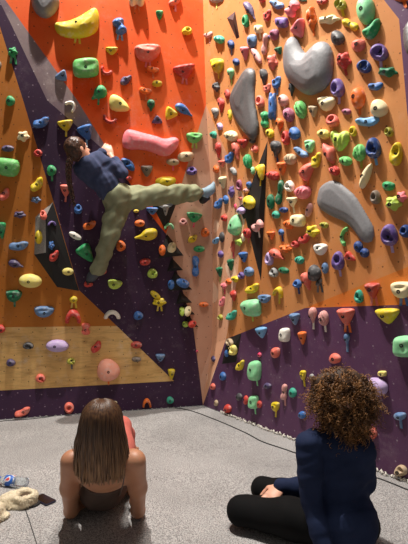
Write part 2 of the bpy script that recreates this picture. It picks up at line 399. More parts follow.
def hold_mesh(P, shape, c, seed, big=False):
    """P: outline in metres (x across, y DOWN); returns verts with z standing off the wall"""
    rs = np.random.default_rng(seed)
    P = np.array(P); lo, hi = P.min(0), P.max(0); W, H = hi-lo; m = min(W, H); M = max(W, H)
    res = 44 if big else 22
    vs = M/res; pad = 3*vs
    nx, ny, nz = [int(math.ceil(s/vs))+1 for s in (W+2*pad, H+2*pad, c*1.25+2*pad)]
    o = np.array([lo[0]-pad, lo[1]-pad, -pad])
    xs, ys, zs = o[0]+vs*np.arange(nx), o[1]+vs*np.arange(ny), o[2]+vs*np.arange(nz)
    X2, Y2 = np.meshgrid(xs, ys, indexing='ij')
    d2 = sdf_poly(P, X2, Y2)
    u = (X2-(lo[0]+hi[0])/2)/W; v = (Y2-(lo[1]+hi[1])/2)/H        # -.5 .. .5
    ph = rs.uniform(0, 6.28, 6); am = .05 if not big else .02
    prof = 1+am*np.sin(5*u+ph[0])+am*np.sin(6*v+ph[1])+am*.6*np.sin(9*(u+v)+ph[2])
    R = m*(.36 if shape not in ('wedge', 'tri', 'block') else .24)
    if shape in ('ball', 'oval'): R = m*.5; prof = 1+.3*(prof-1)
    if shape == 'jug': prof = prof*(1.0-.55*np.clip(v+.15, 0, 1)-.35*np.exp(-((v+.18)/.12)**2)*np.exp(-(u/.3)**2))
    if shape == 'tri': prof = prof*(1.0-.75*np.clip(v+.3, 0, 1))
    if shape == 'drop': prof = prof*(1.0-.5*np.clip(v+.1, 0, 1))
    if shape == 'claw': prof = prof*(.85-.5*u-.15*np.cos(6*v))
    if shape == 'wedge': prof = .35+np.minimum(np.minimum(1.2*(u+.5), 1.6*(.5-u)), np.minimum(1.5*(v+.55), .9*(.6-v)))*1.0
    if shape == 'shell':
        th = rs.uniform(-.6, .6); prof = prof*(1+.13*np.sin(26*(u*math.cos(th)+v*math.sin(th))))
    if shape == 'clus':
        k = np.zeros_like(u)
        for _ in range(7):
            a, b = rs.uniform(-.38, .38, 2); k = np.maximum(k, np.clip(1-((u-a)**2+(v-b)**2)/.05, 0, 1)**.5)
        prof = .45+.6*k
    if shape == 'peanut': prof = prof*(.72+.4*np.abs(u)/.35*np.clip(1.4-np.abs(u)*2, 0, 1))
    holes = []
    if shape == 'pocket': holes = [(rs.uniform(-.12, .12), rs.uniform(-.15, .05), .2, .2)]+([(.22, .2, .11, .11)] if rs.random() < .4 else [])
    if shape == 'donut': holes = [(0, 0, .2, .2)]
    for (a, b, r1, r2) in holes:
        prof = prof*(1-.8*np.exp(-(((u-a)/r1)**2+((v-b)/r2)**2)**2))
    Cc = (c*np.clip(prof, .15, 1.3))[..., None]; Z = zs[None, None, :]
    zz = np.clip(Z/Cc, 0, 1)
    f = d2[..., None]+R*(1-np.sqrt(1-zz*zz))
    f = np.maximum(f, Z-Cc)
    f = np.maximum(f, -.004-Z)
    V_, F_ = vdb_mesh(f, o, vs)
    return V_, F_
def frame(n, side):
    rd = LD if side == 'L' else RD
    r = (rd-n*rd.dot(n)).normalized(); up = n.cross(r)
    if up.z < 0: up = -up
    return r, up
def place_hold(cx, cy, w, h, shape='ball', col='r', ang=0, tape='', poly=None, c=None, mat=None, words=None, bolt=None, big=False):
    if poly is not None:
        pts = np.array(poly, float); cx, cy = (pts.min(0)+pts.max(0))/2; pts = pts-[cx, cy]
        w, h = pts.max(0)-pts.min(0)
    else:
        if shape == 'drop' and 45 <= abs(ang) <= 135: b = np.array(SH[shape][0])*[h, w]
        else: b = np.array(SH[shape][0])*[w, h]
        a = math.radians(-ang); ca, sa = math.cos(a), math.sin(a)
        pts = b@np.array([[ca, sa], [-sa, ca]])
    e0, e1 = pts.min(0), pts.max(0); pts = np.array(chaikin([tuple(p) for p in pts], 1)); q0, q1 = pts.min(0), pts.max(0)
    gr = 1.0 if poly is not None else 1.12
    pts = ((pts-(q0+q1)/2)*(e1-e0)/(q1-q0)*gr+(e0+e1)/2)
    t0, t1 = pts.min(0)+[cx, cy], pts.max(0)+[cx, cy]
    hh = wallhit(min(406.0, cx) if cx < 409 else cx, max(cy, 1.0))
    if hh is None: return None
    _, n, fi = hh; side, words_p = PANEL[fi]
    if cy < 1: n = (PLN if side == 'L' else PRN)[1]
    p0 = hit((hh[0], n), cx, cy)
    s = fdepth(p0)/F
    cc = (c if c is not None else (.42*min(w, h)+.10*max(w, h)))*s
    r, up = frame(n, side)
    u0, v0 = proj(p0); e = .01
    u1, v1 = proj(p0+r*e); u2, v2 = proj(p0+up*e)
    J = np.array([[u1-u0, u2-u0], [v1-v0, v2-v0]])/e*s           # wall (across, up) -> picture metres
    Ji = np.linalg.inv(J)
    S = np.array([1.0, 1.0]); off = np.array([0.0, 0.0])
    seed = int(cx*31+cy*17)
    for it in range(3):
        M = pts*s*S
        wp = (Ji@M.T).T                                           # outline on the wall
        wp[:, 1] *= -1
        V_, F_ = hold_mesh(wp, shape, cc, seed, big)
        pc = hit((p0, n), cx+off[0], cy+off[1])
        W3 = np.array(pc)+V_[:, :1]*np.array(r)-V_[:, 1:2]*np.array(up)+V_[:, 2:]*np.array(n)
        dd = W3-np.array(CO); ff = dd[:, 1]*CP+dd[:, 2]*SP; uu = 204+F*dd[:, 0]/ff; vv = 272-F*(-dd[:, 1]*SP+dd[:, 2]*CP)/ff
        a0, a1 = np.array([uu.min(), vv.min()]), np.array([uu.max(), vv.max()])
        if it == 2: break
        S = np.clip(S*np.clip((t1-t0)/(a1-a0), .5, 1.3), .35, 1.5)
        off = off+((t0+t1)/2-(a0+a1)/2)
    L = [np.array(pc)]
    root = empty('climbing_hold', pc)
    loc = W3-np.array(pc)
    # bolt in the face, at the outline's middle
    o = new_obj('hold_body', loc, F_, mat or hmat(col), root, smooth=True)
    if bolt is not False:
        bt = BVHTree.FromPolygons([Vector(x) for x in loc], F_)
        bx, by = bolt or (RNG.uniform(-.12, .06)*w, RNG.uniform(-.1, .1)*h)
        q = (Ji@(np.array([bx, by])*s)); q = r*float(q[0])+up*float(q[1])
        hp, hn, _, _ = bt.ray_cast(q+n*1.0, -n, 2)
        if hp is not None:
            rb = min(.0135, .14*min(w, h)*s+.002)
            vs_, fs_ = [], []
            ex, ey = r, up
            for k in range(10):
                a = 2*PI*k/10
                for zz, rr in ((-.006, rb), (.0022, rb), (.0022, rb*.45), (-.001, rb*.4)):
                    vs_.append(hp+ex*(rr*math.cos(a))+ey*(rr*math.sin(a))+n*(zz))
            for k in range(10):
                k2 = (k+1) % 10
                for j in range(3): fs_.append((k*4+j, k2*4+j, k2*4+j+1, k*4+j+1))
            fs_.append(tuple(k*4+3 for k in range(10)))
            bo = new_obj('bolt', vs_, fs_, m_bolt, root); bo['label'] = 'dark fixing bolt'
    if tape:
        tc = tape[0]; nt = int(tape[1]) if len(tape) > 1 else 1
        mt = hmat(tc)
        hb = h/2 if poly is not None else (pts[:, 1].max())
        low = hit((p0, n), cx, cy+hb*.8)-p0
        for k in range(nt):
            ox = r*((k-(nt-1)/2)*.024+.004)+low
            tl = .055+.1*hb*s; wd = .0095
            c0 = ox+up*.02; c1 = ox-up*tl+r*(.012*(k*2-1 if nt > 1 else RNG.uniform(-1, 1)))
            vs_ = []
            for cpt in (c0, c1):
                for sx in (-1, 1):
                    for z in (-.001, .003): vs_.append(cpt+r*sx*wd+n*z)
            fs_ = [(0, 1, 3, 2), (4, 6, 7, 5), (1, 5, 7, 3), (0, 2, 6, 4), (0, 4, 5, 1), (2, 3, 7, 6)]
            to = new_obj('route_tape', vs_, fs_, mt, root); to['label'] = HC_[tc][0]+' strip of route tape'
    HOLDS.append(dict(o=root, x=cx, y=cy, w=t1[0]-t0[0], h=t1[1]-t0[1], col=HC_[col][0] if words is None else '', shape=SH[shape][1], words=words, panel=words_p, side=side, tape=HC_[tape[0]][0] if tape else ''))
    return root

CAT = '''
T 0 0 4.08
350 278 97 74 block S 3
255 312 46 38 tri u 40
52 213 38 42 clus g 0 g2
42 412 36 40 ball g
402 380 62 52 drop g -50 g
-1 265 14 30 ball D
T 100 0 4.08
150 -2 58 56 peanut c 0 o2
305 5 48 32 claw s 10 p
243 62 28 36 tri g
355 127 40 34 pocket y
80 108 66 46 peanut b -70 B2
48 208 46 30 tri y
195 216 98 66 jug s 4 p2
22 293 46 26 cres r 150
105 327 34 44 claw V -20
215 282 46 26 claw o -30 o
233 341 38 26 oval y
345 292 82 52 tri r 10 p2
184 370 44 28 claw o -30 o
207 22 4 4 ball g
T 0 100 4.08
167 92 60 42 claw b 0
95 148 50 42 clus c
268 105 58 40 tri y 8 y
352 133 58 56 tri b 20 B
292 22 46 30 cres w -50
32 198 46 24 oval V
155 217 34 30 pocket r
210 288 38 42 ball g 0 g
150 345 58 42 claw y 25
268 370 42 46 tri s 0 s
18 385 46 40 claw s 20
147 407 40 26 clus u
45 140 4 4 ball b
T 100 100 4.08
207 22 32 44 drop G 0
285 58 50 42 tri y -35
342 42 72 34 drop b 55
233 80 38 30 tri V 180
38 82 54 26 cres R 160
385 155 60 40 jug S 0 l2
350 232 60 38 wedge d 0
297 253 48 26 oval d -5 h
115 262 66 32 pocket b -42
191 290 44 42 tri D 0
268 333 76 36 wedge y 0
374 290 42 34 pocket v
118 320 24 18 oval r
T 0 200 4.08
80 60 48 28 clus V
8 125 30 62 tri g 0
75 187 70 38 claw u -8
65 262 58 34 drop V 70
124 330 85 52 oval Y -3
57 392 60 44 jug G 0 G
300 406 30 26 oval y 0 y2
177 62 28 38 pocket s
158 152 28 50 oval y
212 95 32 18 cres v 0
210 185 24 34 clus b
220 228 36 42 claw r
277 292 42 28 oval Y
319 38 32 38 pocket b
365 103 48 34 claw o 0
307 146 50 24 oval w -28
352 218 56 70 tri g 35
360 343 36 24 ball r
413 290 40 28 oval r
T 100 200 4.08
162 95 38 26 oval o
188 142 86 50 drop y -75
85 188 38 42 ball o
184 253 40 26 wedge r
214 300 40 38 pocket l
60 345 54 36 jug l -8
226 388 44 22 oval y -38
213 45 44 28 tri b
268 42 22 40 tri a
282 106 38 24 cres m
340 90 32 28 pocket q
384 72 58 36 tri g -8 h
378 158 34 30 claw y
405 200 42 24 oval g
390 270 76 28 peanut b 90
254 205 40 26 oval o 85
293 195 34 40 pocket c
290 345 24 36 oval b
338 340 52 30 oval b -28
148 45 20 12 oval y
T 0 300 4.08
180 48 74 42 jug u 0
298 66 58 54 cres r 0
5 118 30 32 ball r
350 118 44 34 peanut s 90
115 187 42 28 pocket k
234 187 84 46 oval i 0
392 192 46 36 claw r 25
44 256 36 30 ball V
290 250 34 26 pocket O 0 k
165 320 38 34 pocket s
92 457 62 34 claw s 10
282 440 36 42 donut s
T 100 300 3.71
30 261 80 80 ball e 0 o
45 54 56 30 cres w 0
142 58 34 30 ball b
220 8 50 30 clus y 0 y2
135 167 38 24 oval R
135 220 32 18 oval D
224 214 32 26 tri u
265 275 24 36 tri y
174 382 30 32 cres o
260 372 26 26 ball t
304 42 18 32 oval l
326 42 24 34 oval c
317 90 22 22 ball l
342 90 28 24 oval r
360 190 9 9 ball h
45 380 34 12 oval c
T 200 0 5.83
95 0 85 34 jug a 0 l
290 62 44 108 drop V 30
265 125 42 72 pocket g
392 90 44 64 claw r
362 0 40 36 ball r
341 170 48 44 block c 0 c
48 203 48 36 claw q 0 q
112 230 60 50 shell t
180 260 40 52 ball n 0 u
303 240 54 72 wedge u
260 312 48 74 tri p 0
330 325 94 36 oval q -58
378 258 116 34 peanut q 82
404 215 12 20 ball v
423 360 62 90 clus s
100 385 74 80 jug y 0 y
210 362 40 42 ball n
178 430 42 60 drop m 0 l
T 200 70 5.83
370 42 48 88 drop k 0 k
93 98 46 58 clus k
160 142 32 56 oval R
122 205 42 80 drop r
175 262 26 56 oval y
87 252 44 58 drop a
115 330 36 42 ball i
77 378 38 46 shell t
180 385 76 66 shell c
350 185 50 70 pocket s
378 290 88 48 peanut g 90
408 370 46 56 shell y
392 105 42 50 claw s
T 270 0 5.83
38 26 70 56 claw u -45
130 50 96 66 peanut p 60
68 132 72 56 block v
25 203 52 62 wedge P
172 160 74 100 tri p 155
240 105 62 132 clus o 5 o
345 115 124 52 clus c 8
394 222 78 82 ball k
52 297 46 40 tri G 20
305 8 62 34 claw r
410 26 72 66 pocket O 0 y
190 2 50 18 ball G
T 338 0 5.83
163 62 100 152 oval m
72 145 92 50 peanut y -25
120 265 76 68 wedge s
240 308 102 96 pocket v 0 i
152 390 84 74 pocket n
290 420 112 58 clus G 0
35 352 84 98 clus r 0 r
366 -6 115 34 jug o 0 o2
T 270 70 5.83
38 72 50 66 claw b 0 u
78 178 60 68 ball q 0 w
125 115 34 72 drop k
110 262 64 86 shell P
178 232 70 108 shell S 0
252 242 54 62 tri d 0
330 198 98 78 jug c
395 107 80 104 pocket v 0 i
365 298 74 74 pocket s
55 318 46 70 drop o
143 370 66 72 ball b
92 398 50 80 pocket r
312 375 70 62 shell Y
232 445 58 70 jug m
15 213 44 150 peanut b 0
T 338 70 5.83
218 95 76 50 claw b -10
118 165 78 112 oval o 0 o
50 243 52 34 oval P
240 225 100 100 ball c
170 300 124 58 claw B -8
88 358 46 58 pocket y
298 362 54 56 pocket O
207 458 86 116 pocket n 0 B
T 200 140 5.83
105 60 34 84 drop r
127 138 40 38 tri s 0
92 172 34 46 ball o
170 102 50 62 claw b
210 65 44 96 drop s 15
250 22 60 50 tri r
320 52 42 46 pocket s
305 5 38 30 ball k
278 125 48 88 shell g
195 182 50 32 shell a -50
132 248 44 66 tri c
228 265 34 62 pocket P
183 300 38 68 clus v
107 370 46 58 claw b
150 348 34 50 ball b
285 262 30 36 wedge b
270 295 36 24 oval q
285 365 72 76 ball y
308 178 26 40 oval m
235 340 22 22 ball s
207 388 16 28 oval h
424 208 74 58 shell r
412 360 44 80 oval G
T 270 140 5.83
33 55 66 92 drop k 0 n
180 72 84 48 claw u -50
118 112 70 68 shell d 20
68 168 54 72 tri o 0
270 118 56 84 claw y 0
375 178 60 62 shell r
57 305 130 40 peanut G 80
113 270 60 62 pocket w
190 305 94 82 shell p 20
128 362 60 54 tri c 0 c
228 408 36 78 oval q -15
80 408 50 30 oval n
T 338 140 5.83
125 75 72 104 shell S -20 O
45 123 72 58 shell S
340 85 74 132 pocket y -10
295 270 70 48 wedge g -15
220 335 62 78 pocket D
325 368 94 86 clus l
372 330 62 62 clus p
T 200 210 5.83
238 5 50 40 ball i
140 47 36 40 shell r
30 132 48 50 ball o
92 178 38 36 claw B
128 158 30 56 oval k
275 135 48 60 shell r 0 s
252 160 24 44 oval c
225 188 42 44 clus l
192 215 24 62 oval s 0 h
120 258 34 40 ball v
178 320 38 62 tri G
112 362 36 54 tri G 0 l
252 275 50 56 tri b
285 360 58 54 ball u
240 382 40 38 pocket v
205 402 48 38 clus y
165 418 36 32 ball o
335 92 66 52 peanut q 40 w
T 270 210 5.83
5 148 46 44 tri o 0
-4 285 50 76 pocket i
22 365 54 54 pocket a
35 28 48 44 ball t
108 85 60 56 shell o
162 62 86 66 block c
248 122 80 68 clus y
315 88 52 38 shell O
66 130 34 36 ball b 0 n
200 165 66 56 claw r
147 200 50 40 pocket r
90 225 72 44 clus o 0
40 262 92 48 drop s 60
295 230 76 62 jug w
172 292 54 48 shell t
80 352 60 34 oval G -10
258 368 78 92 ball k
322 338 38 60 oval u
396 298 72 104 pocket v 0 i
212 415 58 98 drop s 20
158 430 52 48 pocket b 0 n
T 338 210 5.83
32 152 104 36 cres S 80
120 215 52 62 oval n 20
155 250 52 50 oval n 0
72 275 46 60 tri r 60
300 148 98 120 pocket v 0 i
395 125 70 72 pocket n
T 200 280 5.83
22 143 50 26 oval o
138 34 34 38 clus p 0 h
128 125 34 54 claw p 0
192 92 36 58 drop r
117 218 34 34 pocket O
183 205 60 54 claw t
303 48 78 54 claw y
375 110 70 46 jug u
356 306 64 60 tri B 0
172 365 44 44 pocket d
186 398 38 30 oval Y
T 270 280 5.83
50 68 58 56 cres y -15 y
285 12 36 40 claw k 0 k2
143 228 58 64 tri u 0
248 205 50 84 drop q 0 w
313 222 56 92 shell q 0 w
85 320 62 74 block w
188 338 48 70 tri o
T 338 280 5.83
45 215 96 92 tri s 0 o2
122 97 54 74 pocket t
200 62 84 84 tri R 0 s2
375 58 124 88 jug c 0 b2
288 210 130 82 tri y 0
50 345 36 62 drop u 0 u
T 200 340 4.08
308 52 36 40 wedge s
135 42 34 40 pocket Y
108 55 16 26 oval b
163 103 34 40 claw y
243 60 17 18 ball h
222 125 52 74 block m 0 m
275 187 32 24 ball V
343 212 60 26 peanut q 85 q
378 215 32 38 ball t
308 272 32 36 jug y 0 y
160 232 26 30 ball k
188 245 22 36 ball r
218 253 40 50 block m 0 m
243 262 22 30 ball r
93 148 26 34 ball b
54 77 17 24 ball V
52 190 22 26 ball s
66 257 18 24 ball d
112 280 32 34 ball r
T 300 340 3.78
396 24 82 74 block m
12 133 24 34 jug y 0 y
8 283 28 26 oval b
132 70 44 38 ball s
311 127 32 20 block Y
45 138 18 22 shell a
285 178 88 64 oval i -12 i
378 288 44 28 wedge u 0 u
270 352 42 48 ball s
'''
ox = oy = 0; sc_ = 1
for line in CAT.strip().splitlines():
    t = line.split()
    if t[0] == 'T': ox, oy, sc_ = float(t[1]), float(t[2]), float(t[3]); continue
    x, y, w, h = [float(q) for q in t[:4]]
    if w < 6: continue
    if len(t) < 7: t.append('0')
    place_hold(ox+x/sc_, oy+y/sc_, w/sc_, h/sc_, t[4], t[5], float(t[6]), t[7] if len(t) > 7 else '')
def PP(ox, oy, s, pts): return [(ox+x/s, oy+y/s) for x, y in pts]
# the large sculpted ones
m_sc = plain('grey_sandy_resin', lin((.52, .52, .53)), .5, noise=.12, scale=60, bump=.12)
m_dk = plain('dark_grey_sandy_resin', lin((.37, .36, .36)), .5, noise=.15, scale=60, bump=.15)
place_hold(0, 0, 0, 0, 'poly', 'a', poly=[(31, -10), (38, -14), (50, -12), (58, -4), (59.5, 3), (56, 12), (48, 18.5), (41, 17.5), (35, 12), (31.5, 3)], c=10, mat=m_sc, words='large grey rounded sloper hold at the very top', big=True, bolt=False)
yb = place_hold(0, 0, 0, 0, 'poly', 'y', poly=PP(0, 0, 4.08, [(222, 92), (260, 90), (300, 80), (345, 55), (378, 32), (394, 34), (405, 60), (405, 95), (397, 130), (360, 152), (310, 158), (255, 150), (228, 128)]), c=8, tape='y2', words='large yellow banana-shaped hold', big=True)
place_hold(0, 0, 0, 0, 'poly', 'm', poly=PP(0, 100, 4.08, [(-20, 240), (0, 235), (70, 243), (82, 262), (75, 300), (50, 314), (-10, 300)]), c=7, words='large light green block-shaped jug', mat=hmat('S'), big=True)
place_hold(0, 0, 0, 0, 'poly', 'p', poly=PP(100, 100, 4.08, [(90, 165), (95, 140), (107, 122), (125, 120), (180, 136), (225, 146), (262, 160), (300, 148), (322, 160), (320, 190), (282, 230), (250, 231), (215, 214), (170, 202), (115, 203), (92, 190)]), c=8, mat=hmat('p'), words='huge pink wavy sculpted hold', big=True, bolt=False)
place_hold(0, 0, 0, 0, 'poly', 'k', poly=PP(200, 70, 5.83, [(200, 100), (235, 45), (262, 5), (288, -14), (318, -2), (330, 30), (320, 120), (325, 200), (342, 300), (340, 365), (322, 412), (300, 408), (255, 365), (215, 310), (185, 250), (172, 190), (178, 150)]), c=7, mat=m_dk, words='large dark grey half-moon volume', big=True, bolt=False)
place_hold(0, 0, 0, 0, 'poly', 'a', poly=PP(270, 0, 5.83, [(75, 350), (83, 290), (105, 240), (135, 213), (162, 232), (185, 285), (217, 322), (250, 290), (288, 256), (332, 256), (365, 298), (373, 370), (366, 450), (338, 505), (290, 540), (245, 556), (200, 548), (150, 513), (108, 478), (80, 425)]), c=12, mat=m_sc, words='large grey heart-shaped volume', big=True, bolt=False)
place_hold(0, 0, 0, 0, 'poly', 'a', poly=[(318, 197), (319.7, 189), (325, 183.7), (333.5, 180.5), (340, 182.5), (348, 189), (357, 197.5), (363.7, 208.6), (370, 219.5), (374.5, 229), (374, 238), (370.5, 242.8), (365.5, 242.8), (360.5, 238.5), (354.5, 229.7), (346.6, 223), (338.6, 220), (329, 216), (320, 210), (317, 203)], c=6, mat=m_sc, words='large grey bean-shaped volume', big=True, bolt=False)
place_hold(0, 0, 0, 0, 'poly', 'a', poly=[(403, 33), (406, 24), (412, 19), (420, 22), (426, 38), (420, 54), (412, 58), (405, 50)], c=8, mat=m_dk, words='large dark grey sloper cut by the picture edge', big=True, bolt=False)
place_hold(0, 0, 0, 0, 'poly', 'g', poly=PP(338, 0, 5.83, [(140, 195), (150, 172), (190, 152), (228, 108), (248, 108), (248, 160), (220, 210), (182, 232), (150, 215)]), c=7, words='large green finned hold', mat=hmat('g'))
place_hold(0, 0, 0, 0, 'poly', 'p', poly=PP(270, 140, 5.83, [(168, 185), (195, 148), (240, 132), (262, 152), (240, 195), (222, 238), (196, 240), (172, 215)]), c=7, tape='o', mat=hmat('s'), words='big salmon wedge hold with orange tape')
place_hold(0, 0, 0, 0, 'poly', 'r', poly=PP(270, 140, 5.83, [(305, 35), (316, 16), (352, 40), (384, 50), (384, 120), (372, 140), (330, 105), (308, 80)]), c=7, mat=hmat('s'), words='big red three-cornered hold')
place_hold(0, 0, 0, 0, 'poly', 'c', poly=PP(338, 140, 5.83, [(123, 250), (138, 195), (165, 158), (195, 136), (204, 148), (190, 210), (158, 272), (135, 285), (122, 270)]), c=6, mat=hmat('c'), words='long cream leaf-shaped hold')
place_hold(0, 0, 0, 0, 'poly', 'm', poly=PP(200, 210, 5.83, [(162, 95), (178, 45), (215, 26), (234, 58), (246, 110), (225, 145), (190, 150), (165, 130)]), c=8, mat=hmat('m'), words='large mint rounded hold on the pink panel')
place_hold(0, 0, 0, 0, 'poly', 'm', poly=PP(200, 280, 5.83, [(233, 145), (250, 116), (352, 110), (359, 190), (340, 214), (268, 212), (243, 182)]), c=8, tape='l', mat=hmat('m'), words='large mint shield-shaped hold')
place_hold(0, 0, 0, 0, 'poly', 'y', poly=PP(200, 140, 5.83, [(318, 172), (345, 142), (380, 140), (378, 190), (366, 235), (352, 225), (346, 200)]), c=5, tape='y', mat=hmat('y'), words='yellow hooked hold on the black kite-shaped volume')
place_hold(0, 0, 0, 0, 'poly', 'Y', poly=[(111, 94.5), (117, 95), (125, 102), (129.5, 111), (117, 112), (110, 109), (109, 101)], c=6, words='medium pale yellow leaf-shaped hold on the orange panel')
place_hold(0, 0, 0, 0, 'shell', 'Y', poly=[(330.5, 133), (335, 130), (339.5, 134.5), (345, 131), (350, 134), (349, 142), (340, 151.5), (333, 144)], c=6, words='pale yellow ribbed heart-outlined hold', mat=hmat('l'))
place_hold(400.8, 470.7, 13, 11, 'pocket', 'd', 0)
place_hold(207, 6, 5, 6, 'ball', 'o') if False else None

# labels that single each hold out
def size_word(a):
    m = math.sqrt(a)
    return 'tiny' if m < 5.6 else 'small' if m < 8.5 else 'medium' if m < 13 else 'large'
def short(p): return p.replace('the ', '')
for hrec in HOLDS:
    q = hrec
    if q['words']: q['base'] = q['words']
    else:
        q['base'] = f"{size_word(q['w']*q['h'])} {q['col']} {q['shape']} {'hold' if q['shape'] != 'jug' else 'hold'}"
from collections import Counter
def settle():
    used = Counter()
    # steps of ever longer wording; the first that no other hold can claim wins
    for q in HOLDS: q['lab'] = None
    def cands(q):
        if q['words']: yield q['words']
        b = q['base']; tp = f" with {q['tape']} tape" if q['tape'] else ''
        yield b+' on '+q['panel']
        yield b+tp+' on '+q['panel']
    pool = {}
    for q in HOLDS:
        for c_ in set(cands(q)): pool.setdefault(c_, []).append(q)
    for q in HOLDS:
        for c_ in cands(q):
            if len(pool[c_]) == 1: q['lab'] = c_; break
    anchors = [q for q in HOLDS if q['lab'] and (q['words'] or True)]
    bases = Counter(q['base'] for q in HOLDS)
    A = [q for q in HOLDS if bases[q['base']] == 1]
    taken = {q['lab'] for q in HOLDS if q['lab']}
    for q in HOLDS:
        if q['lab']: continue
        best = None
        for a in sorted(A, key=lambda z: (z['x']-q['x'])**2+(z['y']-q['y'])**2)[:8]:
            if a is q: continue
            dx, dy = a['x']-q['x'], a['y']-q['y']
            if abs(dy) > abs(dx)*.8: rel = 'above' if dy > 0 else 'below'
            else:
                inner = (dx < 0) != (q['side'] == 'R') if False else None
                toward = (q['x'] > a['x']) if q['side'] == 'L' else (q['x'] < a['x'])
                rel = 'on the corner side of' if toward else 'on the outer side of'
            lab = f"{q['base']} just {rel} the {a['base']}"
            if len(lab.split()) > 16: lab = f"{q['base'].split(' ', 1)[1]} just {rel} the {a['base']}"
            if lab not in taken and len(lab.split()) <= 16: best = lab; break
        q['lab'] = best or q['base']+' on '+q['panel']
        taken.add(q['lab'])
settle()
for q in HOLDS:
    o = q['o']; tag(o, q['lab'], 'climbing hold', 'holds on '+q['panel'])
    if q['words']: o['category'] = 'large climbing hold'

# ------------------------------------------------------------------ floor: one big soft mat under grey carpet
def floor_z(x, y):
    z = .006*np.sin(2.1*x+1.3*y)*np.sin(1.7*y-.8*x+1)
    dd = (y-3.02)-.16*(x-.1)                                     # a soft fold across the middle
    z = z+.014*np.exp(-(dd/.07)**2)*np.exp(-((x-.15)/.55)**2)
    return z-.006
def build_floor():
    t = NT('grey_speckled_carpet'); t.b.inputs['Roughness'].default_value = .95; t.b.inputs['Specular IOR Level'].default_value = .1
    co = t.n('ShaderNodeTexCoord')
    a = t.n('ShaderNodeTexNoise', Scale=150.0, Detail=2.0, Roughness=.8); t.l(co.outputs['Object'], a.inputs['Vector'])
    b = t.n('ShaderNodeTexNoise', Scale=1.8, Detail=5.0); t.l(co.outputs['Object'], b.inputs['Vector'])
    c1 = t.mix(t.ramp(a.outputs[0], .40, .60), lin((.50, .49, .49)), lin((.84, .83, .82)))
    c2 = t.mix(t.ramp(b.outputs[0], .35, .7, 0, .35), c1, lin((.45, .44, .43)))
    t.l(c2, t.b.inputs['Base Color']); t.bump(a.outputs[0], .8, .012)
    n = 130; xs = np.linspace(-4.6, 3.6, n); ys = np.linspace(.3, 4.82, n)
    vs, fs = [], []
    # the carpet is cut along the feet of the walls
    def lim(x):
        yl = K0.y+(x-K0.x)*LD.y/LD.x; yr = K0.y+(x-K0.x)*RD.y/RD.x
        return max(.35, min(yl, yr))
    for i, x in enumerate(xs):
        L = lim(x)
        for j in range(n):
            y = -.6+(L+.6)*j/(n-1); vs.append((x, y, float(floor_z(x, y)) if j < n-2 else -.006))
    for i in range(n-1):
        for j in range(n-1): fs.append((i*n+j, (i+1)*n+j, (i+1)*n+j+1, i*n+j+1))
    o = new_obj('floor', vs, fs, t.m, smooth=True); o['kind'] = 'structure'; o['label'] = 'grey speckled carpet over the crash mat'
    return o
floor = build_floor()
def FG(u, v, dz=0.0):
    p = G(u, v, 0); p.z = float(floor_z(p.x, p.y))+dz; return p

def tube(pts, r, k=8, r1=None, closed_ends=True):
    vs, fs = [], []
    pts = [Vector(p) for p in pts]; n = len(pts)
    prev = None
    for i, p in enumerate(pts):
        d = (pts[min(i+1, n-1)]-pts[max(i-1, 0)]).normalized()
        if prev is None: a = d.orthogonal().normalized()
        else: a = (prev-d*prev.dot(d)).normalized()
        prev = a; b = d.cross(a)
        rr = r if r1 is None else r+(r1-r)*i/(n-1)
        for j in range(k):
            t = 2*PI*j/k; vs.append(p+a*(rr*math.cos(t))+b*(rr*math.sin(t)))
    for i in range(n-1):
        for j in range(k):
            j2 = (j+1) % k; fs.append((i*k+j, i*k+j2, (i+1)*k+j2, (i+1)*k+j))
    if closed_ends: fs += [tuple(range(k))[::-1], tuple(range((n-1)*k, n*k))]
    return vs, fs
def join(parts):
    V_, F_ = [], []
    for v, f in parts:
        b = len(V_); V_ += list(v); F_ += [tuple(i+b for i in q) for q in f]
    return V_, F_
def smooth_path(P, n=8):
    P = [Vector(p) for p in P]; out = []
    for i in range(len(P)-1):
        p0, p1, p2, p3 = P[max(i-1, 0)], P[i], P[i+1], P[min(i+2, len(P)-1)]
        for k in range(n):
            t = k/n
            out.append(.5*((2*p1)+(p2-p0)*t+(2*p0-5*p1+4*p2-p3)*t*t+(3*p1-p0-3*p2+p3)*t*t*t))
    out.append(P[-1]); return out
m_cable = plain('black_cable_rubber', lin((.08, .08, .08)), .5)
cb = smooth_path([FG(*q, .004) for q in ((150, 405.5), (185, 409), (215, 419), (245, 432), (262, 441), (285, 449), (310, 458), (345, 470), (375, 477), (392, 483), (412, 491), (440, 500))])
o = new_obj('cable', *tube(cb, .0045), m_cable, smooth=True); tag(o, 'thin black cable snaking over the carpet along the purple skirt panel', 'cable')
cb = smooth_path([FG(*q, .004) for q in ((-60, 430), (0, 421), (20, 419.5), (45, 417), (70, 413), (95, 410.5), (140, 407.5))])
o = new_obj('cable', *tube(cb, .0045), m_cable, smooth=True); tag(o, 'thin black cable lying at the foot of the plywood and kick board', 'cable')
# seams of the carpet
m_seam = plain('dark_carpet_seam_thread', lin((.25, .25, .25)), .95)  # dark grey thread of the carpet seam
cb = smooth_path([FG(*q, .0) for q in ((20, 497), (26, 510), (31, 524), (37, 543), (43, 565))])
o = new_obj('trim_1', *tube(cb, .0028, 6), m_seam); o['kind'] = 'structure'
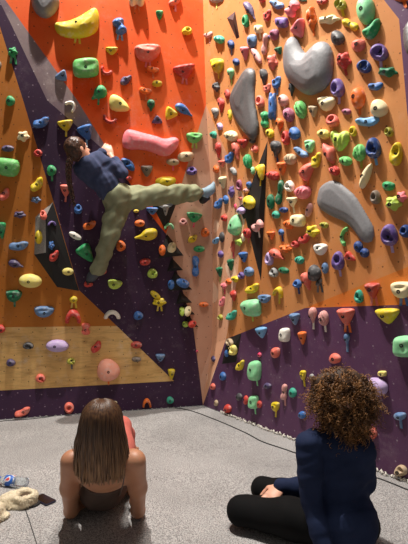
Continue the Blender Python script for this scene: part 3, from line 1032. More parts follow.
# frayed carpet edge along the skirt panel
m_fray = plain('frayed_white_backing', lin((.85, .83, .79)), .9)
parts = []
for i in range(170):
    s = .35+2.3*i/170; p = K0+RD*s+RN*(.012+random.uniform(-.006, .012)); a = random.uniform(0, 6.28)
    q = [p+Vector((0, 0, -.002)), p+Vector((math.cos(a)*.012, math.sin(a)*.012, random.uniform(.008, .02))), p+Vector((math.cos(a)*.028, math.sin(a)*.028, random.uniform(.0, .012)))]
    parts.append(tube(q, random.uniform(.005, .009), 5, .003))
o = new_obj('carpet_fringe', *join(parts), m_fray, smooth=True); tag(o, 'frayed white carpet edge along the foot of the purple skirt panel', 'carpet edge', kind='stuff')
parts = []
for i in range(60):
    s = 4.0*i/60; p = K0-LD*s+LN*(.012+random.uniform(-.006, .01)); a = random.uniform(0, 6.28)
    q = [p+Vector((0, 0, -.002)), p+Vector((math.cos(a)*.01, math.sin(a)*.01, .008)), p+Vector((math.cos(a)*.03, math.sin(a)*.03, .004))]
    parts.append(tube(q, .005, 5, .002))
m_fray2 = plain('frayed_grey_backing', lin((.6, .59, .57)), .9)
o = new_obj('carpet_fringe', *join(parts), m_fray2, smooth=True); tag(o, 'frayed grey carpet edge along the foot of the kick board', 'carpet edge', kind='stuff')

# ------------------------------------------------------------------ people
def skin_mat(name, c, c2):
    t = NT(name); t.b.inputs['Roughness'].default_value = .5
    t.b.inputs['Subsurface Weight'].default_value = .12; t.b.inputs['Subsurface Radius'].default_value = (.02, .008, .004)
    t.b.inputs['Subsurface Scale'].default_value = .5
    co = t.n('ShaderNodeTexCoord'); nz = t.n('ShaderNodeTexNoise', Scale=9.0, Detail=4.0); t.l(co.outputs['Object'], nz.inputs['Vector'])
    t.l(t.mix(t.ramp(nz.outputs[0], .35, .7), c, c2), t.b.inputs['Base Color']); return t.m
m_skin = skin_mat('tanned_skin', lin((.70, .50, .38)), lin((.66, .45, .34)))
m_skin2 = skin_mat('fair_skin', lin((.86, .66, .56)), lin((.82, .58, .48)))
def cloth(name, c, c2, rough=.85, scale=220):
    t = NT(name); t.b.inputs['Roughness'].default_value = rough; t.b.inputs['Specular IOR Level'].default_value = .15
    co = t.n('ShaderNodeTexCoord'); nz = t.n('ShaderNodeTexNoise', Scale=14.0, Detail=5.0); t.l(co.outputs['Object'], nz.inputs['Vector'])
    t.l(t.mix(t.ramp(nz.outputs[0], .35, .7), c, c2), t.b.inputs['Base Color'])
    n2 = t.n('ShaderNodeTexNoise', Scale=float(scale), Detail=2.0); t.l(co.outputs['Object'], n2.inputs['Vector']); t.bump(n2.outputs[0], .25, .003); return t.m
def fnoise(seed, freq, amp, n=5):
    rs = np.random.default_rng(seed); K = rs.normal(size=(n, 3)); K = K/np.linalg.norm(K, axis=1)[:, None]*freq*rs.uniform(.7, 1.5, (n, 1)); ph = rs.uniform(0, 6.28, n)
    def f(X, Y, Z):
        s = 0; w = 0
        for k, p in zip(K, ph):
            s = s+np.sin(k[0]*X+k[1]*Y+k[2]*Z+p+1.4*w); w = np.sin(k[1]*X*.6+k[2]*Y*.6-k[0]*Z*.6)
        return amp*s/n*1.6
    return f
def basis(fwd, up):
    f = Vector(fwd).normalized(); u = Vector(up); u = (u-f*u.dot(f)).normalized(); r = f.cross(u)
    return r, f, u
def head(B, c, fwd, up, s=1.0):
    """cranium, jaw, nose, lips and ears; fwd is where the face looks"""
    r, f, u = basis(fwd, up); R = Matrix((r, f, u)).transposed()
    P = lambda x, y, z: Vector(c)+(r*x+f*y+u*z)*s
    B.ell(P(0, -.01, .025), [.074*s, .095*s, .09*s], R, .03)
    B.ell(P(0, .028, -.045), [.056*s, .062*s, .068*s], R, .03)
    B.cap(P(0, .086, .005), P(0, .104, -.028), .009*s, .013*s, .012)
    B.cap(P(-.018, .084, -.058), P(.018, .084, -.058), .008*s, .008*s, .008)
    B.ell(P(0, .072, -.092), [.022*s, .018*s, .016*s], R, .02)
    B.cap(P(-.035, .07, .028), P(.035, .07, .028), .012*s, .012*s, .015)
    for q in (-1, 1): B.ell(P(.078*q, -.005, -.012), [.009*s, .02*s, .032*s], R, .008)
    return P
def eyes(P, parent, s=1.0):
    m = plain('eye_white', lin((.9, .9, .88)), .3)
    for q in (-1, 1):
        c = P(.03*q, .076, .004); vs, fs = [], []
        b = Body().ell(c, [.013*s]*3); b.build('eye', m, parent, vs=.004)
def hand(B, w, d, pn, s=1.0, curl=.5, side=1, spread=.18):
    """w wrist, d direction of the fingers, pn the way the palm faces, side: on which side the thumb sits"""
    d = Vector(d).normalized(); pn = Vector(pn); pn = (pn-d*pn.dot(d)).normalized(); a = d.cross(pn)*side
    w = Vector(w)
    R = Matrix((a, d, pn)).transposed()
    B.ell(w+d*.045*s, [.038*s, .05*s, .016*s], R, .015)
    for i, (x, L) in enumerate(((.03, .068), (.011, .077), (-.009, .072), (-.028, .056))):
        p = w+d*.078*s+a*x*s; dd = (d+a*(x*spread*12*.4)).normalized(); cc = curl*.8
        pts = [p-d*.02*s, p]
        for k, seg in enumerate((.42, .32, .26)):
            cc2 = cc*(k*.9+.5); v = dd*math.cos(cc2)+pn*math.sin(cc2); p = p+v*L*seg*s; pts.append(p)
        B.chain(pts, [.0095*s, .0092*s, .0088*s, .008*s, .007*s], .004)
    p = w+a*.026*s+d*.02*s
    t1 = (a*.75+d*.65+pn*.25).normalized(); t2 = (a*.3+d*.9+pn*(.3+curl*.4)).normalized()
    B.chain([p, p+t1*.035*s, p+t1*.035*s+t2*.028*s, p+t1*.035*s+t2*.05*s], [.013*s, .0115*s, .01*s, .008*s], .008)

# --- woman propped on her elbows, seen from behind
def lying_woman():
    root = empty('person', FG(103, 505), 'person leaning back on both elbows, long straight brown hair, strappy grey-brown top', 'person')
    eL, eR = FG(71, 517, .045), FG(138, 517, .045)
    sL, sR = D(70.5, 461, 2.16), D(136, 461, 2.16)
    hipc = Vector((-.61, 2.64, .13)); mid = (sL+sR)/2
    chest = D(103, 469, 2.19); waist = D(102, 492, 2.45); waist.z = max(waist.z, .15)
    neck = D(103, 452, 2.17); hc = D(102, 424, 2.17)
    B = Body(); k = .05
    B.cap(sL+Vector((.03, .02, -.005)), sR+Vector((-.03, .02, -.005)), .055, .055, .05)
    B.ell(chest+Vector((0, .05, -.02)), [.155, .085, .105], None, .06)
    B.ell(waist+Vector((0, .02, -.01)), [.125, .1, .1], None, .06)
    B.ell(hipc, [.165, .13, .115], None, .06)
    B.cap(chest+Vector((0, .07, 0)), waist, .11, .11, .05); B.cap(waist, hipc, .12, .12, .05)
    B.ell(chest+Vector((-.08, .0, -.0)), [.05, .035, .07], None, .03); B.ell(chest+Vector((.08, .0, -.0)), [.05, .035, .07], None, .03)
    B.cap(neck+Vector((0, .01, -.03)), hc+Vector((0, 0, -.03)), .052, .05, .04)
    for s_, e, q in ((sL, eL, -1), (sR, eR, 1)):
        mid_a = (s_+e)/2+Vector((q*.004, -.005, .0))
        B.chain([s_, mid_a, e], [.050, .046, .037], .03)
        wst = e+Vector((-q*.05, .23, -.006)); wst.z = .036
        B.chain([e, (e*.55+wst*.45)+Vector((0, 0, .004)), wst], [.038, .040, .026], .02)
        hand(B, wst, Vector((-q*.15, 1, -.06)), Vector((0, 0, -1)), 1.0, .15, q)
    # legs stretch towards the wall; one knee is drawn up
    kn = D(121.5, 426.5, 2.96); hR = hipc+Vector((.09, .02, 0)); hL = hipc+Vector((-.09, .02, -.01))
    an = Vector((kn.x+.02, kn.y+.25, .07))
    L = Body()
    B.chain([hR, hR*.5+kn*.5, kn], [.085, .078, .058], .04); B.chain([kn, kn*.6+an*.4+Vector((0, .03, .0)), an], [.056, .054, .036], .03)
    kl = Vector((hL.x+.02, hL.y+.42, .09)); al = Vector((kl.x+.0, kl.y+.40, .06))
    B.chain([hL, kl, al], [.085, .058, .038], .04)
    for a_ in (an, al):
        B.chain([a_, a_+Vector((0, .08, -.03)), a_+Vector((0, .16, -.035))], [.038, .034, .022], .02)
        for t in range(5): B.cap(a_+Vector((-.03+t*.015, .14, -.038)), a_+Vector((-.035+t*.017, .19-.006*t, -.042)), .011, .009, .006)
    P = head(B, hc, Vector((.05, 1, .12)), Vector((0, -.1, 1)), 1.02)
    B.build('body', m_skin, root, vs=.0075)
    eyes(P, root)
    # top: clipped shell round the chest
    m_top = cloth('grey_brown_jersey', lin((.36, .30, .27)), lin((.31, .26, .24)))
    T = Body()
    T.ell(chest+Vector((0, .05, -.02)), [.155, .085, .105], None, .06); T.ell(waist+Vector((0, .02, -.01)), [.125, .1, .1], None, .06)
    T.cap(chest+Vector((0, .07, 0)), waist, .11, .11, .05); T.cap(waist, hipc, .12, .12, .05)
    zt = D(103, 492.5, 2.22).z
    T.build('tank_top', m_top, root, vs=.0075, inflate=.007, fold=fnoise(3, 40, .003),
            clip=lambda X, Y, Z: np.maximum(Z-(zt+.9*(Y-2.2)*(Y > 2.2)+.02*np.cos((X-chest.x)*14)-.03), Y-(hipc.y-.03)))
    m_str = plain('grey_strap_elastic', lin((.40, .35, .33)), .7)
    # the straps lie on the skin
    sb = BVHTree.FromPolygons(*[[Vector(v) for v in B.mesh(vs=.012)[0]], B.mesh(vs=.012)[1]])
    for q in ([(125, 465), (124.5, 474), (122.5, 486), (119.5, 496)], [(82, 465), (81, 476), (82, 487), (84, 496)]):
        pts = []
        for uv in q:
            h = sb.ray_cast(CO, ray(*uv).normalized(), 10)
            if h[0] is not None: pts.append(h[0]-ray(*uv).normalized()*.003)
        if len(pts) > 2: attach(new_obj('strap', *tube(smooth_path(pts, 5), .0035, 6), m_str, smooth=True), root)
    m_blk = cloth('black_stretch_cotton', lin((.07, .07, .08)), lin((.06, .06, .06)))
    S = Body(); S.ell(hipc, [.165, .13, .115], None, .06); S.cap(waist, hipc, .12, .12, .05)
    S.chain([hL, hL*.6+kl*.4], [.085, .08], .04)
    yc = waist.y+.02
    S.build('shorts', m_blk, root, vs=.009, inflate=.011, clip=lambda X, Y, Z: (yc-Y))
    m_leg = cloth('painted_light_salmon_skin', lin((.80, .45, .40)), lin((.76, .40, .36)))  # added shell over the bare leg, bright light on skin put into its salmon
    L.chain([hR*.75+kn*.25, hR*.5+kn*.5, kn], [.082, .078, .058], .04); L.chain([kn, kn*.6+an*.4+Vector((0, .03, .0)), an], [.056, .054, .036], .03)
    L.build('painted_light_leg', m_leg, root, vs=.009, inflate=.007)
    # hair: straight, past the shoulders, lighter ends
    t = NT('straight_brown_hair'); t.b.inputs['Roughness'].default_value = .38; t.b.inputs['Specular IOR Level'].default_value = .45
    co = t.n('ShaderNodeTexCoord'); sx = t.n('ShaderNodeSeparateXYZ'); t.l(co.outputs['Object'], sx.inputs[0])
    mp = t.n('ShaderNodeMapping'); mp.inputs['Scale'].default_value = (1, 1, .06); t.l(co.outputs['Object'], mp.inputs[0])
    nz = t.n('ShaderNodeTexNoise', Scale=120.0, Detail=3.0); t.l(mp.outputs[0], nz.inputs['Vector'])
    base = t.mix(t.ramp(nz.outputs[0], .35, .65), lin((.22, .14, .10)), lin((.38, .27, .18)))
    tip = t.mix(t.ramp(nz.outputs[0], .35, .65), lin((.40, .28, .19)), lin((.68, .52, .37)))
    zh = hc.z-root.location.z*0
    t.l(t.mix(t.ramp(sx.outputs[2], hc.z-.02, hc.z-.24, 0, 1), base, tip), t.b.inputs['Base Color'])
    m_hair = t.m
    top = hc+Vector((.0, -.015, .128)); parts = []; rs = random.Random(4)
    zend = D(100, 480, 2.08).z
    for i in range(900):
        a = rs.uniform(-.28, PI+.28)          # a=0: +x side, PI/2: back (-y), PI: -x side
        layer = rs.uniform(0, 1)
        ex, ey = math.cos(a), -math.sin(a)
        pts = [top+Vector((ex*.015, ey*.012, rs.uniform(-.003, .003)))]
        R1 = .088+.016*layer
        for ph in (.45, .9, 1.35):
            pts.append(hc+Vector((ex*R1*math.sin(ph), -.01+ey*(R1+.016)*math.sin(ph), .025+(.100+.008*layer)*math.cos(ph))))
        zf = zend+rs.gauss(0, .012)+(.03 if ex < -.6 else 0)+(.05 if abs(ex) > .93 else 0)
        w = .108+.026*layer; n = 4
        for k in range(1, n+1):
            q = k/n; z = hc.z+.03+(zf-hc.z-.03)*q
            x = hc.x+ex*(R1+(w+.012*math.sin(3*a+1)-R1)*min(1, q*1.5))+rs.uniform(-.004, .004)-ex*.012*max(0, q-.7)
            y = hc.y-.012+ey*(R1+.016-(.035)*q)-.01*q
            pts.append(Vector((x, y, z)))
        parts.append(tube(smooth_path(pts, 3), .0042, 4, .0022, False))
    C = Body(); C.ell(hc+Vector((0, -.014, .025)), [.088, .105, .103], None, .03); C.cap(hc+Vector((0, -.05, .0)), Vector((hc.x, hc.y-.055, zend+.07)), .06, .05, .03)
    C.cap(hc+Vector((-.05, -.04, 0)), Vector((hc.x-.06, hc.y-.04, zend+.07)), .045, .04, .03); C.cap(hc+Vector((.05, -.04, 0)), Vector((hc.x+.06, hc.y-.04, zend+.07)), .045, .04, .03)
    parts.append(C.mesh(vs=.008))
    parts.append(tube([D(82, 452, 2.1), D(75, 449.5, 2.1), D(73, 451, 2.1), D(71.5, 446, 2.1)], .003, 5, .0015))
    attach(new_obj('hair', *join(parts), m_hair, smooth=True), root)
    return root
lying_woman()

# --- woman sitting with legs folded, seen from behind
def sitting_woman():
    root = empty('person', FG(335, 540), 'person sitting with folded legs, voluminous curly hair, navy long-sleeved shirt and black trousers', 'person')
    m_navy = cloth('navy_cotton', lin((.13, .17, .28)), lin((.11, .145, .245)))
    m_blk = cloth('black_trouser_cloth', lin((.055, .055, .06)), lin((.045, .045, .05)))
    hip = G(337, 532, .11); hip.y = 2.10; hip.x = (337-204)/415*2.12
    sL, sR = D(310.5, 442, 2.08), D(362, 449, 2.06)
    chest = D(336, 466, 2.13); waist = D(337, 502, 2.14); neck = D(337, 432, 2.08); hc = D(341, 405, 2.10)
    B = Body(); T = Body()
    for Q in (B, T):
        e = -.018 if Q is B else 0
        Q.cap(sL+Vector((.02, 0, 0)), sR-Vector((.02, 0, 0)), .058+e, .058+e, .05)
        Q.ell(chest, [.168+e, .105+e, .15+e], None, .06); Q.ell(waist, [.15+e, .10+e, .12+e], None, .06)
        Q.cap(chest, waist, .115+e, .11+e, .06); Q.cap(waist, hip+Vector((0, -.0 if Q is B else -.01, .02)), .12+e, (.13 if Q is B else .155)+e, .06)
        Q.cap(neck-Vector((0, 0, .03)), neck+Vector((0, 0, .0)), .058, .05, .04)
    eL = D(311, 500, 2.06); wL = G(327, 552, .05)
    aL = [sL-Vector((.012, 0, 0)), sL*.5+eL*.5, eL, eL*.5+wL*.5, wL]
    # right arm passes in front of the body to the ankle
    eR2 = D(322, 500, 2.32); wR = D(281, 487, 2.36)
    aR = [sR, D(362, 480, 2.14), D(340, 494, 2.3), D(300, 487, 2.35), wR]
    T.chain([q+Vector((-.008, -.03, 0)) for q in aL], [.054, .053, .048, .044, .036], .010)
    T.chain(aR, [.058, .054, .046, .043, .034], .03)
    B.chain(aL, [.042, .04, .034, .032, .026], .03); B.chain(aR, [.042, .04, .034, .032, .026], .03)
    hand(B, wL, (.1, -.3, -.5), (0, 1, -.3), 1.0, .2, 1)
    hand(B, wR-Vector((.0, 0, 0)), D(268, 500, 2.30)-wR, (0, .3, -1), 1.05, .45, -1)
    B.cap(neck, hc-Vector((0, 0, .03)), .05, .05, .03)
    # legs
    kN = G(238, 510, .085); aN = G(262, 496, .08)
    kneeN = G(241, 512, .08)
    thN = [hip+Vector((-.06, -.0, -.01)), hip*.5+kneeN*.5+Vector((0, -.015, .01)), kneeN]
    kF = G(262, 489, .11); hipF = hip+Vector((.02, .12, 0))
    shin = [kneeN, D(290, 497, 2.42)*1.0]
    shin[1].z = .07
    fl = [hipF, G(300, 497, .10), kF]; sh2 = [kF, G(300, 487, .06)]
    Tr = Body(); S = Body()
    for Q in (Tr, B):
        dr = 0 if Q is Tr else -.02
        Q.chain(thN, [.10+dr, .085+dr, .066+dr], .05); Q.chain(shin, [.062+dr, .048+dr], .04)
        Q.chain(fl, [.09+dr, .075+dr, .055+dr], .04); Q.chain(sh2, [.052+dr, .045+dr], .03)
        Q.ell(hip, [.165+dr, .14+dr, .11+dr], None, .05)
    for a_ in (shin[1], sh2[1]):
        B.chain([a_, a_+Vector((.09, .03, -.02)), a_+Vector((.17, .02, -.035))], [.036, .032, .02], .02)
    P = head(B, hc, Vector((-.2, 1, .1)), Vector((0, 0, 1)), 1.02)
    B.build('body', m_skin2, root, vs=.008); eyes(P, root)
    T.build('shirt', m_navy, root, vs=.0075, inflate=.004, fold=lambda X, Y, Z: fnoise(5, 24, .006)(X, Y, Z)+fnoise(6, 60, .0025)(X, Y, Z*1.6),
            clip=lambda X, Y, Z: (.07-Z))
    Tr.build('trousers', m_blk, root, vs=.008, inflate=.005, fold=lambda X, Y, Z: fnoise(8, 22, .006)(X, Y, Z))
    # curly hair
    t = NT('curly_auburn_hair'); t.b.inputs['Roughness'].default_value = .42; t.b.inputs['Specular IOR Level'].default_value = .45
    co = t.n('ShaderNodeTexCoord'); nz = t.n('ShaderNodeTexNoise', Scale=28.0, Detail=4.0); t.l(co.outputs['Object'], nz.inputs['Vector'])
    t.l(t.mix(t.ramp(nz.outputs[0], .38, .66), lin((.30, .19, .10)), lin((.70, .50, .30))), t.b.inputs['Base Color'])
    parts = []; rs = random.Random(9)
    outl = [((340, 387), .105), ((327, 386), .08), ((355, 389), .09), ((323, 402), .072), ((361, 403), .085), ((345, 410), .115), ((352, 424), .085), ((334, 424), .075), ((343, 433), .062)]
    C = Body(); balls = []
    for (uv, r) in outl:
        c = D(*uv, 2.08); balls.append((c, r)); C.ell(c, [r*.86, r*.8, r*.86], None, .03)
    nn = fnoise(12, 55, .012)
    cv, cf = C.mesh(vs=.010, fold=nn)
    attach(new_obj('inner_hair', cv, cf, plain('dark_hair_roots', lin((.25, .16, .09)), .7, noise=.4, scale=60), smooth=True), root)
    cen = D(342, 402, 2.10)
    for i in range(3000):
        c, r = balls[rs.choice([0, 0, 0, 1, 1, 2, 2, 2, 3, 4, 4, 5, 5, 5, 6, 6, 7, 8])]
        d = Vector((rs.gauss(0, 1), rs.gauss(-.5, 1), rs.gauss(0, 1))).normalized()
        p0 = c+d*r*rs.uniform(.66, .98)
        # strands fall, springing outwards
        ax = (Vector((0, 0, -1))*rs.uniform(.2, 1.1)+d*rs.uniform(.1, .55)+Vector((rs.gauss(0, .25), rs.gauss(0, .25), 0))).normalized()
        L = rs.uniform(.035, .085); rr = rs.uniform(.004, .008); turns = rs.uniform(2, 4); ph0 = rs.uniform(0, 6.28)
        a1 = ax.orthogonal().normalized(); a2 = ax.cross(a1); n = int(turns*6)
        pts = [p0+ax*(L*k/n)+a1*(rr*math.cos(ph0+turns*6.28*k/n))+a2*(rr*math.sin(ph0+turns*6.28*k/n)) for k in range(n+1)]
        parts.append(tube(pts, rs.uniform(.0016, .0028), 3, .001, False))
    attach(new_obj('hair', *join(parts), t.m, smooth=True), root)
    return root
sitting_woman()

# --- the climber
def WPt(u, v, d):
    """the point seen at (u, v) that stands d off the wall's leaning plane"""
    return hit(PLN, u, v, d)
def climber():
    root = empty('person', WPt(108, 215, 0), 'person climbing the wall, dark braid, navy shirt, loose sage trousers, one leg stretched sideways', 'person')
    m_sh = cloth('faded_navy_shirt', lin((.26, .29, .40)), lin((.22, .25, .35))); m_tr = cloth('sage_trouser_cotton', lin((.56, .57, .46)), lin((.49, .50, .39)))
    m_shoe = plain('climbing_shoe_suede', lin((.50, .60, .66)), .6); m_sole = plain('black_shoe_rubber', lin((.1, .1, .1)), .5)
    nrm = PLN[1]
    hc = WPt(78, 150, .36)
    upb = (WPt(77, 146, .36)-WPt(113, 192, .28)).normalized()
    neck = WPt(83, 159, .33); sL = WPt(81, 171, .31); sR = WPt(98, 160, .30)
    chest = WPt(95, 172, .28); waist = WPt(108, 186, .26); hip = WPt(118, 197, .25)
    B = Body(); T = Body(); Tr = Body()
    for Q in (B, T):
        e = -.022 if Q is B else 0
        Q.cap(sL, sR, .06+e, .06+e, .05); Q.cap((sL+sR)/2, chest, .1+e, .115+e, .06); Q.cap(chest, waist, .122+e, .108+e, .06); Q.cap(waist, hip, .108+e, .112+e, .06)
        Q.cap(neck, (sL+sR)/2, .05, .06+e, .04)
    B.cap(neck, hc, .05, .05, .03)
    eR = WPt(122.5, 173, .30); wR = WPt(111, 156, .12); eL = WPt(92, 166, .12); wL = WPt(102, 154, .10)
    T.chain([sR, (sR+eR)/2+nrm*.0, eR], [.062, .056, .052], .03); T.chain([eR, eR*.35+wR*.65], [.052, .044], .02); T.chain([sL, eL, wL], [.058, .05, .04], .03)
    B.chain([sR, eR, wR], [.036, .034, .027], .02); B.chain([sL, eL, wL], [.036, .034, .027], .02)
    r, up = frame(nrm, 'L')
    hand(B, wR, up*1.0-nrm*.35-r*.35, -nrm*1.0, 1.05, .75, 1); hand(B, wL, up*.8-nrm*.2+r*.5, -nrm, 1.05, .8, -1)
    # legs
    h1 = WPt(123, 199, .22); k1 = WPt(157, 195, .22); a1 = WPt(197, 193, .14)
    h2 = WPt(117, 204, .24); k2 = WPt(111, 233, .26); a2 = WPt(98, 269, .14)
    Tr.ell(hip, [.135, .125, .12], None, .06); Tr.cap(waist+(hip-waist)*.65, hip, .115, .122, .05)
    Tr.chain([h1, (h1+k1)/2, k1, (k1+a1)/2, a1-(a1-k1)*.06], [.105, .098, .088, .082, .080], .05)
    Tr.chain([h2, (h2+k2)/2, k2, (k2+a2)/2, a2], [.100, .092, .078, .072, .068], .05)
    B.chain([hip, h1, k1, a1], [.09, .07, .045, .033], .03); B.chain([h2, k2, a2], [.07, .045, .033], .03)
    f1 = WPt(204, 192, .11); B.cap(a1, f1, .034, .03, .02); f2 = WPt(93, 274, .10); B.cap(a2, f2, .034, .03, .02)
    fw = (r*.8+up*.35-nrm*.45).normalized()
    P = head(B, hc, fw, upb, 1.0)
    B.build('body', m_skin2, root, vs=.0075); eyes(P, root)
    n1, n2 = fnoise(21, 30, .012), fnoise(22, 70, .005)
    T.build('shirt', m_sh, root, vs=.0075, inflate=.006, fold=lambda X, Y, Z: n1(X, Y, Z)+n2(X, Y, Z),
            clip=lambda X, Y, Z: (X-hip.x)*(hip-waist).normalized().x+(Y-hip.y)*(hip-waist).normalized().y+(Z-hip.z)*(hip-waist).normalized().z+.02)
    n3, n4 = fnoise(31, 28, .014), fnoise(32, 62, .008)
    hd = (hip-waist).normalized()
    Tr.build('trousers', m_tr, root, vs=.0075, inflate=.004, fold=lambda X, Y, Z: n3(X, Y, Z)+n4(X, Y, Z),
             clip=lambda X, Y, Z: -((X-hip.x)*hd.x+(Y-hip.y)*hd.y+(Z-hip.z)*hd.z+.10))
    # shoes
    for (heel, ball_, toe) in ((WPt(203, 198.5, .10), WPt(210.5, 190, .08), WPt(216.5, 181.5, .06)), (WPt(97, 271.5, .12), WPt(92, 276.5, .09), WPt(88.5, 280.5, .07))):
        S = Body().chain([heel, ball_, toe], [.040, .042, .026], .03)
        if heel.x > -.1: S.cap(f1, ball_, .042, .036, .03)
        else: S.cap(a2+(f2-a2)*.4, ball_, .046, .036, .03)
        so = S.build('shoe', m_shoe if heel.x > -.1 else plain('dark_grey_shoe_suede', lin((.25, .28, .32)), .6), root, vs=.006)
        if heel.x > -.1:
            K = Body().chain([heel-up*.02, heel*.45+ball_*.55-up*.045+r*.012], [.036, .024], .02)
            K.cap(heel, heel-up*.01, .042, .04, .02)
        else: K = Body().chain([ball_-up*.012, toe-up*.006], [.036, .026], .02)
        ko = K.build('shoe_sole', m_sole, None, vs=.006); base = Vector(root.location)
        ko.location = -base; ko.parent = so; ko.location = Vector((0, 0, 0))
        so_base = so.location
    # hair cap, braid and tie
    t = NT('dark_brown_braided_hair'); t.b.inputs['Roughness'].default_value = .4
    co = t.n('ShaderNodeTexCoord'); nz = t.n('ShaderNodeTexNoise', Scale=60.0, Detail=4.0); t.l(co.outputs['Object'], nz.inputs['Vector'])
    t.l(t.mix(t.ramp(nz.outputs[0], .35, .65), lin((.16, .10, .08)), lin((.34, .22, .15))), t.b.inputs['Base Color'])
    m_h = t.m; t.bump(nz.outputs[0], .5, .01)
    rr_, ff_, uu_ = basis(fw, upb); R = Matrix((rr_, ff_, uu_)).transposed()
    H = Body().ell(hc-ff_*.018+uu_*.03, [.088, .1, .098], R, .03).ell(hc-ff_*.05-uu_*.03, [.07, .06, .06], R, .03)
    hv, hf = H.mesh(vs=.007, fold=fnoise(41, 120, .003)); parts = [(hv, hf)]
    path = smooth_path([WPt(72, 155, .40), WPt(70, 160, .42), WPt(68.5, 172, .40), WPt(70, 186, .38), WPt(73, 199, .37)], 8)
    for k in range(3):
        pts = []
        for i, p in enumerate(path):
            ph = i*.75+k*2.094; w = .020*(1-.35*i/len(path))
            pts.append(p+r*(w*math.sin(ph))+nrm*(w*.6*math.sin(2*ph)))
        parts.append(tube(pts, .0165, 8, .010))
    for i in range(26):
        a = random.uniform(0, 6.28); q = path[-1]
        parts.append(tube([q, q-up*.03+r*.018*math.cos(a)+nrm*.015*math.sin(a), q-up*random.uniform(.06, .09)+r*.035*math.cos(a)+nrm*.02*math.sin(a)], .004, 4, .001))
    attach(new_obj('hair', *join(parts), m_h, smooth=True), root)
    ti = path[2]; vs_, fs_ = [], []
    attach(new_obj('hair_tie', *tube([ti+up*.012, ti-up*.008], .024, 12), hmat('q')), root)
climber()

# ------------------------------------------------------------------ slippers, bottle and phone by the edge of the mat
def fluffy(mb, name, parent, mat, seed, dens=2600, ln=.008):
    rs = random.Random(seed); v, f = mb.mesh(vs=.007, fold=fnoise(seed, 60, .006)); v = np.array(v); parts = [(v, f)]
    bt = None
    for i in range(dens):
        q = f[rs.randrange(len(f))]; a, b, c = [Vector(v[j]) for j in q[:3]]
        n = (b-a).cross(c-a)
        if n.length < 1e-9: continue
        n = n.normalized(); p = (a+b+c)/3
        cen = Vector(v.mean(0))
        if n.dot(p-cen) < 0: n = -n
        d = (n+Vector((rs.gauss(0, .7), rs.gauss(0, .7), rs.gauss(0, .7)))).normalized()
        parts.append(tube([p-n*.002, p+d*ln*.6, p+d*ln+Vector((0, 0, -.004))], .003, 3, .001, False))
    return attach(new_obj(name, *join(parts), mat, smooth=True), parent)
m_fluff = plain('cream_fleece', lin((.92, .87, .76)), .95, noise=.2, scale=50)
m_lin = plain('brown_slipper_lining', lin((.34, .27, .20)), .95)
for k, (c, d, lb) in enumerate(((FG(19, 504), Vector((1, .1, 0)), 'fluffy cream slipper with dark opening, beside the phone on the carpet'),
                                (FG(-10, 519), Vector((.2, -1, 0)), 'fluffy cream slipper cut by the picture edge, heel towards the camera'))):
    d.normalize(); s_ = Vector((-d.y, d.x, 0)); z = Vector((0, 0, 1))
    root = empty('slipper', c, lb, 'slipper', 'pair of fluffy slippers')
    b = Body()
    ring = [c+d*(.054*math.cos(a)+.03)+s_*(.042*math.sin(a))+z*(.052+.004*math.sin(a)) for a in [2*PI*i/12 for i in range(13)]]
    b.chain(ring, [.016]*13, .008); b.chain([q-z*.03 for q in ring], [.018]*13, .01)
    b.ell(c-d*.06+z*.036, [.055, .05, .036], None, .03); b.ell(c-d*.02+z*.014, [.1, .06, .014], None, .02)
    fluffy(b, 'upper', root, m_fluff, 50+k)
    L = Body().ell(c+d*.035+z*.05, [.03, .03, .014], None, .01)
    L.ell(c+d*.055+z*.05, [.026, .028, .014], None, .01)
    L.build('lining', m_lin, root, vs=.005)
    S = Body().cap(c-d*.06+z*.010, c+d*.075+z*.010, .052, .046, .01)
    zc = c.z+.012
    S.build('sole', m_sole if False else plain('black_slipper_sole', lin((.09, .09, .09)), .7), root, vs=.005, clip=lambda X, Y, Z, zc=zc: np.maximum(Z-zc, (zc-.011)-Z))
def phone():
    root = empty('phone', FG(44, 498), 'dark phone lying face up on the carpet beside the fluffy slipper', 'phone')
    A, B_, C_, D_ = FG(34.5, 499, 0), FG(41, 493.2, 0), FG(54.5, 500, 0), FG(47, 503.8, 0)
    zt = max(q.z for q in (A, B_, C_, D_))
    P4 = [Vector((q.x, q.y, zt)) for q in (A, B_, C_, D_)]
    c = sum(P4, Vector())/4
    ux = (P4[2]-P4[1]).normalized(); uy = Vector((-ux.y, ux.x, 0)); c = (P4[0]+P4[2])/2
    hx, hy = .074, .036
    def rr(hx, hy, rad, z, n=5):
        o = []
        for sx, sy, a0 in ((1, 1, 0), (-1, 1, 90), (-1, -1, 180), (1, -1, 270)):
            for k in range(n+1):
                a = math.radians(a0+90*k/n); o.append(c+ux*(sx*(hx-rad)+rad*math.cos(a))+uy*(sy*(hy-rad)+rad*math.sin(a))+Vector((0, 0, z)))
        return o
    def slab(name, hx, hy, rad, z0, z1, m, be=.0):
        a = rr(hx, hy, rad, z0); b = rr(hx, hy, rad, z1-be); n = len(a); vs = a+b; fs = [tuple(range(n))[::-1]]
        fs += [(i, (i+1) % n, (i+1) % n+n, i+n) for i in range(n)]
        if be:
            vs += rr(hx-be, hy-be, rad-be, z1); fs += [(i+n, (i+1) % n+n, (i+1) % n+2*n, i+2*n) for i in range(n)]; fs.append(tuple(range(2*n, 3*n)))
        else: fs.append(tuple(range(n, 2*n)))
        return attach(new_obj(name, vs, fs, m), root)
    slab('phone_case', hx, hy, .012, .001, .010, plain('blue_black_phone_case', lin((.13, .13, .22)), .35), .002)
    slab('screen', hx-.004, hy-.004, .009, .0098, .0106, plain('dark_phone_glass', lin((.10, .05, .05)), .12))
phone()
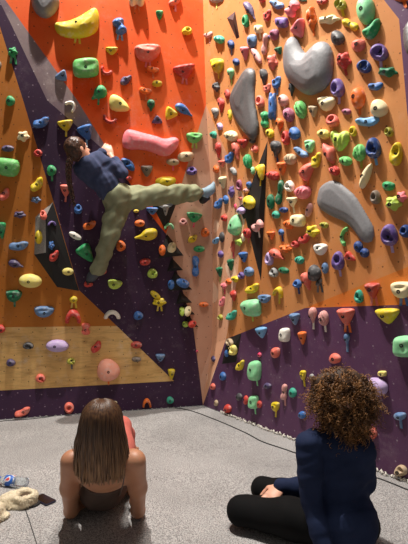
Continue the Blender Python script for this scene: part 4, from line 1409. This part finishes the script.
def bottle():
    a = FG(-9, 483, .036); b = FG(26.5, 487.5, .034); d = (b-a).normalized(); L = (b-a).length
    root = empty('water_bottle', Vector((b.x, b.y, 0)), 'clear plastic water bottle with blue label lying behind the fluffy slippers', 'bottle')
    t = NT('clear_bottle_plastic'); t.b.inputs['Transmission Weight'].default_value = .85; t.b.inputs['Roughness'].default_value = .12; t.b.inputs['IOR'].default_value = 1.25
    t.b.inputs['Base Color'].default_value = (.85, .92, .95, 1)
    s = d.orthogonal().normalized(); u = d.cross(s)
    def lathe(prof, m, name, k=28):
        vs, fs = [], []
        for (x, r) in prof:
            for j in range(k):
                q = 2*PI*j/k; vs.append(b+d*(-x)+s*(r*math.cos(q))+u*(r*math.sin(q)))
        n = len(prof)
        for i in range(n-1):
            for j in range(k): fs.append((i*k+j, (i+1)*k+j, (i+1)*k+(j+1) % k, i*k+(j+1) % k))
        fs.append(tuple(range(k))); fs.append(tuple(range((n-1)*k, n*k))[::-1])
        return attach(new_obj(name, vs, fs, m, smooth=True), root)
    R = .031
    lathe([(.0, .014), (.001, .026), (.008, R), (.02, R*.95), (.03, R), (.045, R*.94), (.055, R), (.07, R*.95), (.08, R), (.10, R*.93), (.115, R), (.16, R), (.175, .026), (.19, .014), (.2, .0125)], t.m, 'bottle_body')
    tl = NT('blue_white_label'); tl.b.inputs['Roughness'].default_value = .4
    co = tl.n('ShaderNodeTexCoord'); nz = tl.n('ShaderNodeTexNoise', Scale=30.0, Detail=0.0); tl.l(co.outputs['Object'], nz.inputs['Vector'])
    c1 = tl.mix(tl.ramp(nz.outputs[0], .52, .54), lin((.12, .38, .75)), lin((.88, .9, .93))); c2 = tl.mix(tl.ramp(nz.outputs[0], .66, .67), c1, lin((.85, .3, .3)))
    tl.l(c2, tl.b.inputs['Base Color'])
    lathe([(.088, R+.0004), (.0885, R+.001), (.15, R+.001), (.1505, R+.0004)], tl.m, 'bottle_label')
    lathe([(.197, .0145), (.198, .0155), (.212, .0155), (.213, .014)], plain('blue_bottle_cap_plastic', lin((.15, .35, .8)), .4), 'bottle_cap')
bottle()

# ------------------------------------------------------------------ light: warm key spot high in front of the walls, plus added fill lamps
def spot(name, loc, tgt, e, size=.15, ang=80, col=(1, .94, .87), blend=.6):
    l = bpy.data.lights.new(name, 'SPOT'); l.energy = e; l.shadow_soft_size = size; l.spot_size = math.radians(ang); l.spot_blend = blend; l.color = col
    o = bpy.data.objects.new(name, l); COL.objects.link(o); o.location = loc
    o.rotation_euler = (Vector(tgt)-Vector(loc)).to_track_quat('-Z', 'Y').to_euler(); return o
spot('key_and_fill_spot', (-.95, 2.8, 6.6), (-.3, 3.9, 2.0), 1480, .04, 90)
spot('key_and_fill_spot', (-.1, 2.45, 5.9), (1.3, 3.3, 2.0), 150, .05, 90)  # weak fill lamp, added to brighten the right wall
spot('key_and_fill_spot', (-.1, 2.3, 5.6), (.1, 3.2, 0), 560, .6, 60)  # wide soft lamp, added to brighten the floor
w = bpy.data.worlds.new('world'); scene.world = w; w.use_nodes = True
w.node_tree.nodes['Background'].inputs[0].default_value = (1, .95, .9, 1); w.node_tree.nodes['Background'].inputs[1].default_value = .14
scene.view_settings.view_transform = 'Standard'; scene.view_settings.look = 'None'; scene.view_settings.gamma = 1; scene.view_settings.exposure = 0
scene.cycles.use_denoising = True
